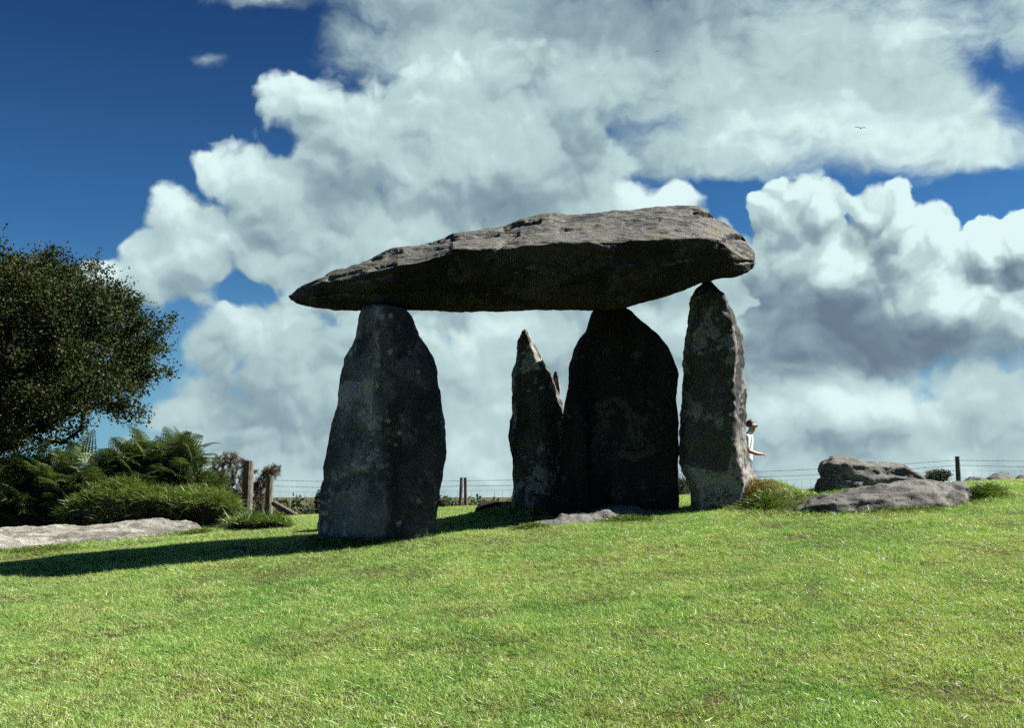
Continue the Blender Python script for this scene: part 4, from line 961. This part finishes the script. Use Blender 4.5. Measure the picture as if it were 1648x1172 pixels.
# ---------------------------------------------------------------- bushes and trees beyond the crest
def far_bush(name, label, px, top, bot, wpx, y, seed, cat='bush', n=900):
    r = np.random.default_rng(seed); a, b = at(px - wpx / 2, bot, y), at(px + wpx / 2, top, y); c = (a + b) / 2
    g = gz(c.x, y); root = empty(name, (c.x, y, g)); rx, rz = (b.x - a.x) / 2, (b.z - a.z) / 2
    q = r.normal(0, 1, (70, 3)); q /= np.linalg.norm(q, axis=1, keepdims=True); q *= r.uniform(0.4, 0.95, (70, 1)); T = q * np.array([rx, rx * 0.8, rz]) + np.array(c)
    T[:, 2] = np.maximum(T[:, 2], g + 0.3); h = max(0.2, (c.z - rz * 0.6) - g)
    N, par, ends = grow((c.x, y, g - 0.1), T, 0.3, seed, 0.1, trunk=[(c.x, y, g + h * 0.5), (c.x, y, g + h)])
    V, F = limbs(N, par, ends, 0.012, 2.3, 5); adopt(mesh_obj('trunk', V, F, M_bark), root)
    I = np.repeat(np.arange(len(ends)), max(6, n // len(ends))); P = N[ends][I] + r.normal(0, 0.16, (len(I), 3)) * np.array([rx, rx, rz * 1.2])
    sz = max(0.05, 2.6 * y / FPX)
    V, F, q = leaf_mesh(P, r.normal(0, 1, P.shape), r.uniform(0.8, 1.6, len(I)) * sz, r.uniform(0.6, 1.0, len(I)) * sz, seed)
    adopt(blade_obj('crown', V, F, q, M_bush), root)['kind'] = 'stuff'; tag(root, label, cat, 'scrub beyond the crest')
far_bush('distant_tree', 'small distant round-topped tree beside the fence post', 1509, 756, 776, 42, 60, 81, 'tree', 2600)
far_bush('distant_tree', 'small dark distant tree in the gap between two uprights', 1097, 771, 800, 34, 90, 82, 'tree', 2600)
far_bush('scrub_bush', 'low scrub bush by the broad upright, beyond the fence', 708, 803, 822, 34, 26, 83, n=2600)
far_bush('scrub_bush', 'thin low scrub beside the paired fence posts', 728, 809, 822, 26, 27, 84, n=1500)
far_bush('scrub_bush', 'dark low bush behind the leaning brace pole', 505, 817, 845, 40, 34, 85, n=2600)
far_bush('scrub_bush', 'leafy sprig showing at the edge of the broad upright', 514, 790, 830, 14, 30, 86, n=900)
def hedge(label, px0, px1, top, y, seed):
    r = np.random.default_rng(seed); a, b = at(px0, top, y), at(px1, top, y); g = gz(a.x, y); n = 7000; h = a.z - g
    P = np.stack([r.uniform(a.x, b.x, n), y + r.normal(0, 1.2, n), np.zeros(n)], 1); P[:, 2] = g + h * (1 + 0.25 * fbm(P * np.array([1, 0, 0]), 0.25, 3, seed)) * r.random(n) ** 0.5
    V, F, q = leaf_mesh(P, r.normal(0, 1, P.shape), r.uniform(0.4, 0.9, n), r.uniform(0.3, 0.7, n), seed)
    tag(blade_obj('hedge', V, F, q, M_bush), label, 'hedge', kind='stuff')
hedge('dark hedgerow along the far field on the horizon', -200, 1700, 803, 130, 88)

# ---------------------------------------------------------------- clippings left on the lawn
def clippings():
    r = np.random.default_rng(12); P = []
    for px, py, w, n in ((345, 918, 0.16, 150), (395, 912, 0.12, 90), (400, 922, 0.10, 70), (975, 970, 0.13, 110), (640, 1060, 0.10, 60), (1110, 1158, 0.12, 130), (970, 1152, 0.08, 70), (820, 1036, 0.12, 70), (1310, 838, 0.12, 70), (1440, 852, 0.14, 80), (540, 985, 0.08, 40), (1120, 1000, 0.2, 60), (1100, 880, 0.3, 60), (700, 1000, 0.3, 50), (1500, 1120, 0.2, 70), (300, 1010, 0.25, 60), (1010, 868, 0.10, 50), (205, 1100, 0.2, 60), (1270, 1060, 0.2, 50)):
        y = hit(px, py); c = at(px, py, y); q = np.stack([c.x + r.normal(0, w, n), y + r.normal(0, w * 0.6, n)], 1); P.append(q)
    P = np.concatenate(P); n = len(P); P = np.column_stack([P, ground(P[:, 0], P[:, 1]) + r.uniform(0.015, 0.045, n)])
    D = np.stack([r.normal(0, 1, n), r.normal(0, 1, n), r.normal(0.1, 0.3, n)], 1); D /= np.linalg.norm(D, axis=1, keepdims=True); L = r.uniform(0.03, 0.09, n)
    V, F, q = blades(P, D, L, r.uniform(0.003, 0.006, n), r.normal(0, 0.25, (n, 3)) * L[:, None], 5, 2)
    tag(blade_obj('grass_clippings', V, F, q, M_brown), 'dry brown mown clippings lying in patches on the lawn', 'clippings', kind='stuff')
clippings()
# ---------------------------------------------------------------- person half hidden by the sunlit upright
def plain(name, c, rough=0.8, var=0.15, scale=40.0):
    m, t, b = material(name); n = noise(t, objco(t), scale, 4, 0.6)
    t.links.new(mix(t, n.step(0.3, 0.7), tuple(v * (1 - var) for v in c), tuple(min(1, v * (1 + var)) for v in c)).k, b.inputs['Base Color'])
    b.inputs['Roughness'].default_value = rough; b.inputs['Specular IOR Level'].default_value = 0.3; return m
def person():
    y0 = 18.3; head = at(1208, 677, y0); x0 = at(1201, 700, y0).x; g = gz(x0, y0); sc = (head.z - g) / 1.70
    J = []; E = []; R = []
    def add(p, r, parent=None):
        J.append(p); R.append(r)
        if parent is not None: E.append((parent, len(J) - 1))
        return len(J) - 1
    pel = add((0, 0, 0.94), 0.135); sp = add((0.01, 0, 1.12), 0.125, pel); ch = add((0.03, 0, 1.30), 0.135, sp); up = add((0.03, 0, 1.40), 0.095, ch)
    nk = add((0.065, 0, 1.485), 0.052, up); hb = add((0.10, 0, 1.545), 0.068, nk); hd = add((0.115, 0, 1.61), 0.098, hb); ht = add((0.10, 0, 1.665), 0.07, hd)
    ckn = add((0.185, 0, 1.545), 0.034, hb); nose = add((0.218, 0, 1.585), 0.014, hd)
    for s in (-1, 1): add((0.10, s * 0.10, 1.60), 0.018, hd)
    for s in (-1, 1):
        sh = add((0.02, s * 0.17, 1.395), 0.062, up); el = add((0.0, s * 0.235, 1.13), 0.050, sh)
        wr = add((0.205, s * 0.10, 1.065 + 0.02 * (s > 0)), 0.036, el); pa = add((0.265, s * 0.065, 1.06 + 0.02 * (s > 0)), 0.040, wr)
        for k in range(4):
            dy = (k - 1.5) * 0.017; b = add((0.31, s * 0.06 + dy, 1.062 + 0.02 * (s > 0)), 0.0095, pa)
            m = add((0.335 + 0.006 * (k in (1, 2)), s * 0.055 + dy, 1.05 + 0.02 * (s > 0)), 0.0088, b); add((0.345 + 0.008 * (k in (1, 2)), s * 0.052 + dy, 1.025 + 0.02 * (s > 0)), 0.008, m)
        th = add((0.285, s * 0.03, 1.085), 0.011, pa); add((0.32, s * 0.022, 1.092), 0.009, th)
        hp = add((0, s * 0.09, 0.88), 0.10, pel); kn = add((0.02, s * 0.10, 0.50), 0.066, hp); an = add((-0.01, s * 0.10, 0.09), 0.045, kn); add((0.16, s * 0.115, 0.04), 0.036, an)
    me = bpy.data.meshes.new('body'); me.from_pydata(J, E, []); ob = bpy.data.objects.new('body_rig', me); COL.objects.link(ob)
    md = ob.modifiers.new('skin', 'SKIN'); md.branch_smoothing = 0.6
    for i, v in enumerate(me.skin_vertices[0].data): v.radius = (R[i], R[i]); v.use_root = (i == pel)
    su = ob.modifiers.new('sub', 'SUBSURF'); su.levels = 2; su.render_levels = 2
    dg = bpy.context.evaluated_depsgraph_get(); dg.update()
    fin = bpy.data.meshes.new_from_object(ob.evaluated_get(dg)); bpy.data.objects.remove(ob)
    skin = plain('skin', (0.42, 0.25, 0.18), 0.55); shirt = plain('white_shirt', (0.72, 0.76, 0.78), 0.85); jeans = plain('denim', (0.055, 0.10, 0.17), 0.9, 0.3, 90); shoe = plain('shoe_leather', (0.05, 0.04, 0.035), 0.6)
    fin.materials.clear()
    for q in (skin, shirt, jeans, shoe): fin.materials.append(q)
    for p in fin.polygons:
        c = p.center; k = 0
        if c.z < 0.10: k = 3
        elif c.z < 0.97 and abs(c.x) < 0.17: k = 2
        elif c.z < 1.452 and c.x < 0.19 and not (abs(c.y) > 0.12 and c.z < 1.20): k = 1
        p.material_index = k; p.use_smooth = True
    o = bpy.data.objects.new('person', fin); COL.objects.link(o); o.location = (x0, y0, g - 0.01); o.scale = (sc, sc, sc); o.rotation_euler = (0, 0, math.radians(-12))
    # hair: a shell over the top and back of the head
    V, F = [], []; U, Wn = 22, 12; r = np.random.default_rng(3)
    for i in range(Wn):
        a = i / (Wn - 1) * 1.75
        for j in range(U):
            b = 2 * math.pi * j / U; front = math.cos(b) > 0.35; aa = min(a, 0.95) if front else a
            d = np.array([math.sin(aa) * math.cos(b), math.sin(aa) * math.sin(b), math.cos(aa)]); k = (0.101 if front else 0.116) * (1 + 0.05 * r.normal())
            V.append((0.100 + d[0] * k, d[1] * k * 0.92, 1.615 + d[2] * k * 0.98))
    for i in range(Wn - 1):
        for j in range(U): F.append((i * U + j, i * U + (j + 1) % U, (i + 1) * U + (j + 1) % U, (i + 1) * U + j))
    h = mesh_obj('hair', V, F, plain('brown_hair', (0.11, 0.065, 0.035), 0.6, 0.4, 60), o)
    V, F = [], []
    for s in range(9):
        a = math.radians(-80 + 160 * s / 8)
        for z in (1.598, 1.620): V.append((0.118 + 0.098 * math.cos(a), 0.102 * math.sin(a), z))
    for s in range(8): F.append((2 * s, 2 * s + 2, 2 * s + 3, 2 * s + 1))
    gl = mesh_obj('sunglasses', V, F, plain('dark_lens', (0.01, 0.01, 0.012), 0.6), o); sm = gl.modifiers.new('thick', 'SOLIDIFY'); sm.thickness = 0.006
    tag(o, 'person in white shirt and blue jeans, half hidden behind the sunlit upright', 'person')
person()

# ---------------------------------------------------------------- birds
M_bird = plain('gull_feathers', (0.62, 0.64, 0.66), 0.8)
def gull(px, py, y, span, label, roll):
    V, F = [], []
    n = 10
    for i in range(n + 1):                                   # body, beak to tail
        s = i / n; r = 0.062 * math.sin(math.pi * min(1, s * 0.96 + 0.04)) ** 0.7 + 0.004
        for j in range(8):
            a = 2 * math.pi * j / 8; V.append((0.26 - 0.52 * s, r * math.cos(a), r * 0.9 * math.sin(a)))
    for i in range(n):
        for j in range(8): F.append((i * 8 + j, i * 8 + (j + 1) % 8, (i + 1) * 8 + (j + 1) % 8, (i + 1) * 8 + j))
    for sd in (-1, 1):
        k0 = len(V); prof = [(0.0, 0.11, -0.09, 0.02), (0.25, 0.13, -0.06, 0.10), (0.45, 0.10, -0.05, 0.10), (0.66, -0.06, -0.10, 0.03)]
        for yy, fx, bx, z in prof:
            for t_ in (0.010, -0.010): V.append((fx, sd * yy, z + t_)); V.append((bx, sd * yy, z + t_ * 0.4))
        for i in range(len(prof) - 1):
            a, b = k0 + 4 * i, k0 + 4 * i + 4
            F += [(a, a + 1, b + 1, b), (a + 2, b + 2, b + 3, a + 3), (a, b, b + 2, a + 2), (a + 1, a + 3, b + 3, b + 1)]
    o = mesh_obj('gull', np.array(V), F, M_bird); p = at(px, py, y); o.location = p; s = span / 1.32; o.scale = (s, s, s)
    o.rotation_euler = (roll, 0, math.radians(70)); tag(o, label, 'bird')
gull(1385, 206, 105, 1.35, 'pale gull gliding above the right-hand cumulus cloud', math.radians(12))
gull(1057, 83, 190, 1.2, 'tiny distant gull high in the grey cloud above the capstone', math.radians(-8))
build_lawn()
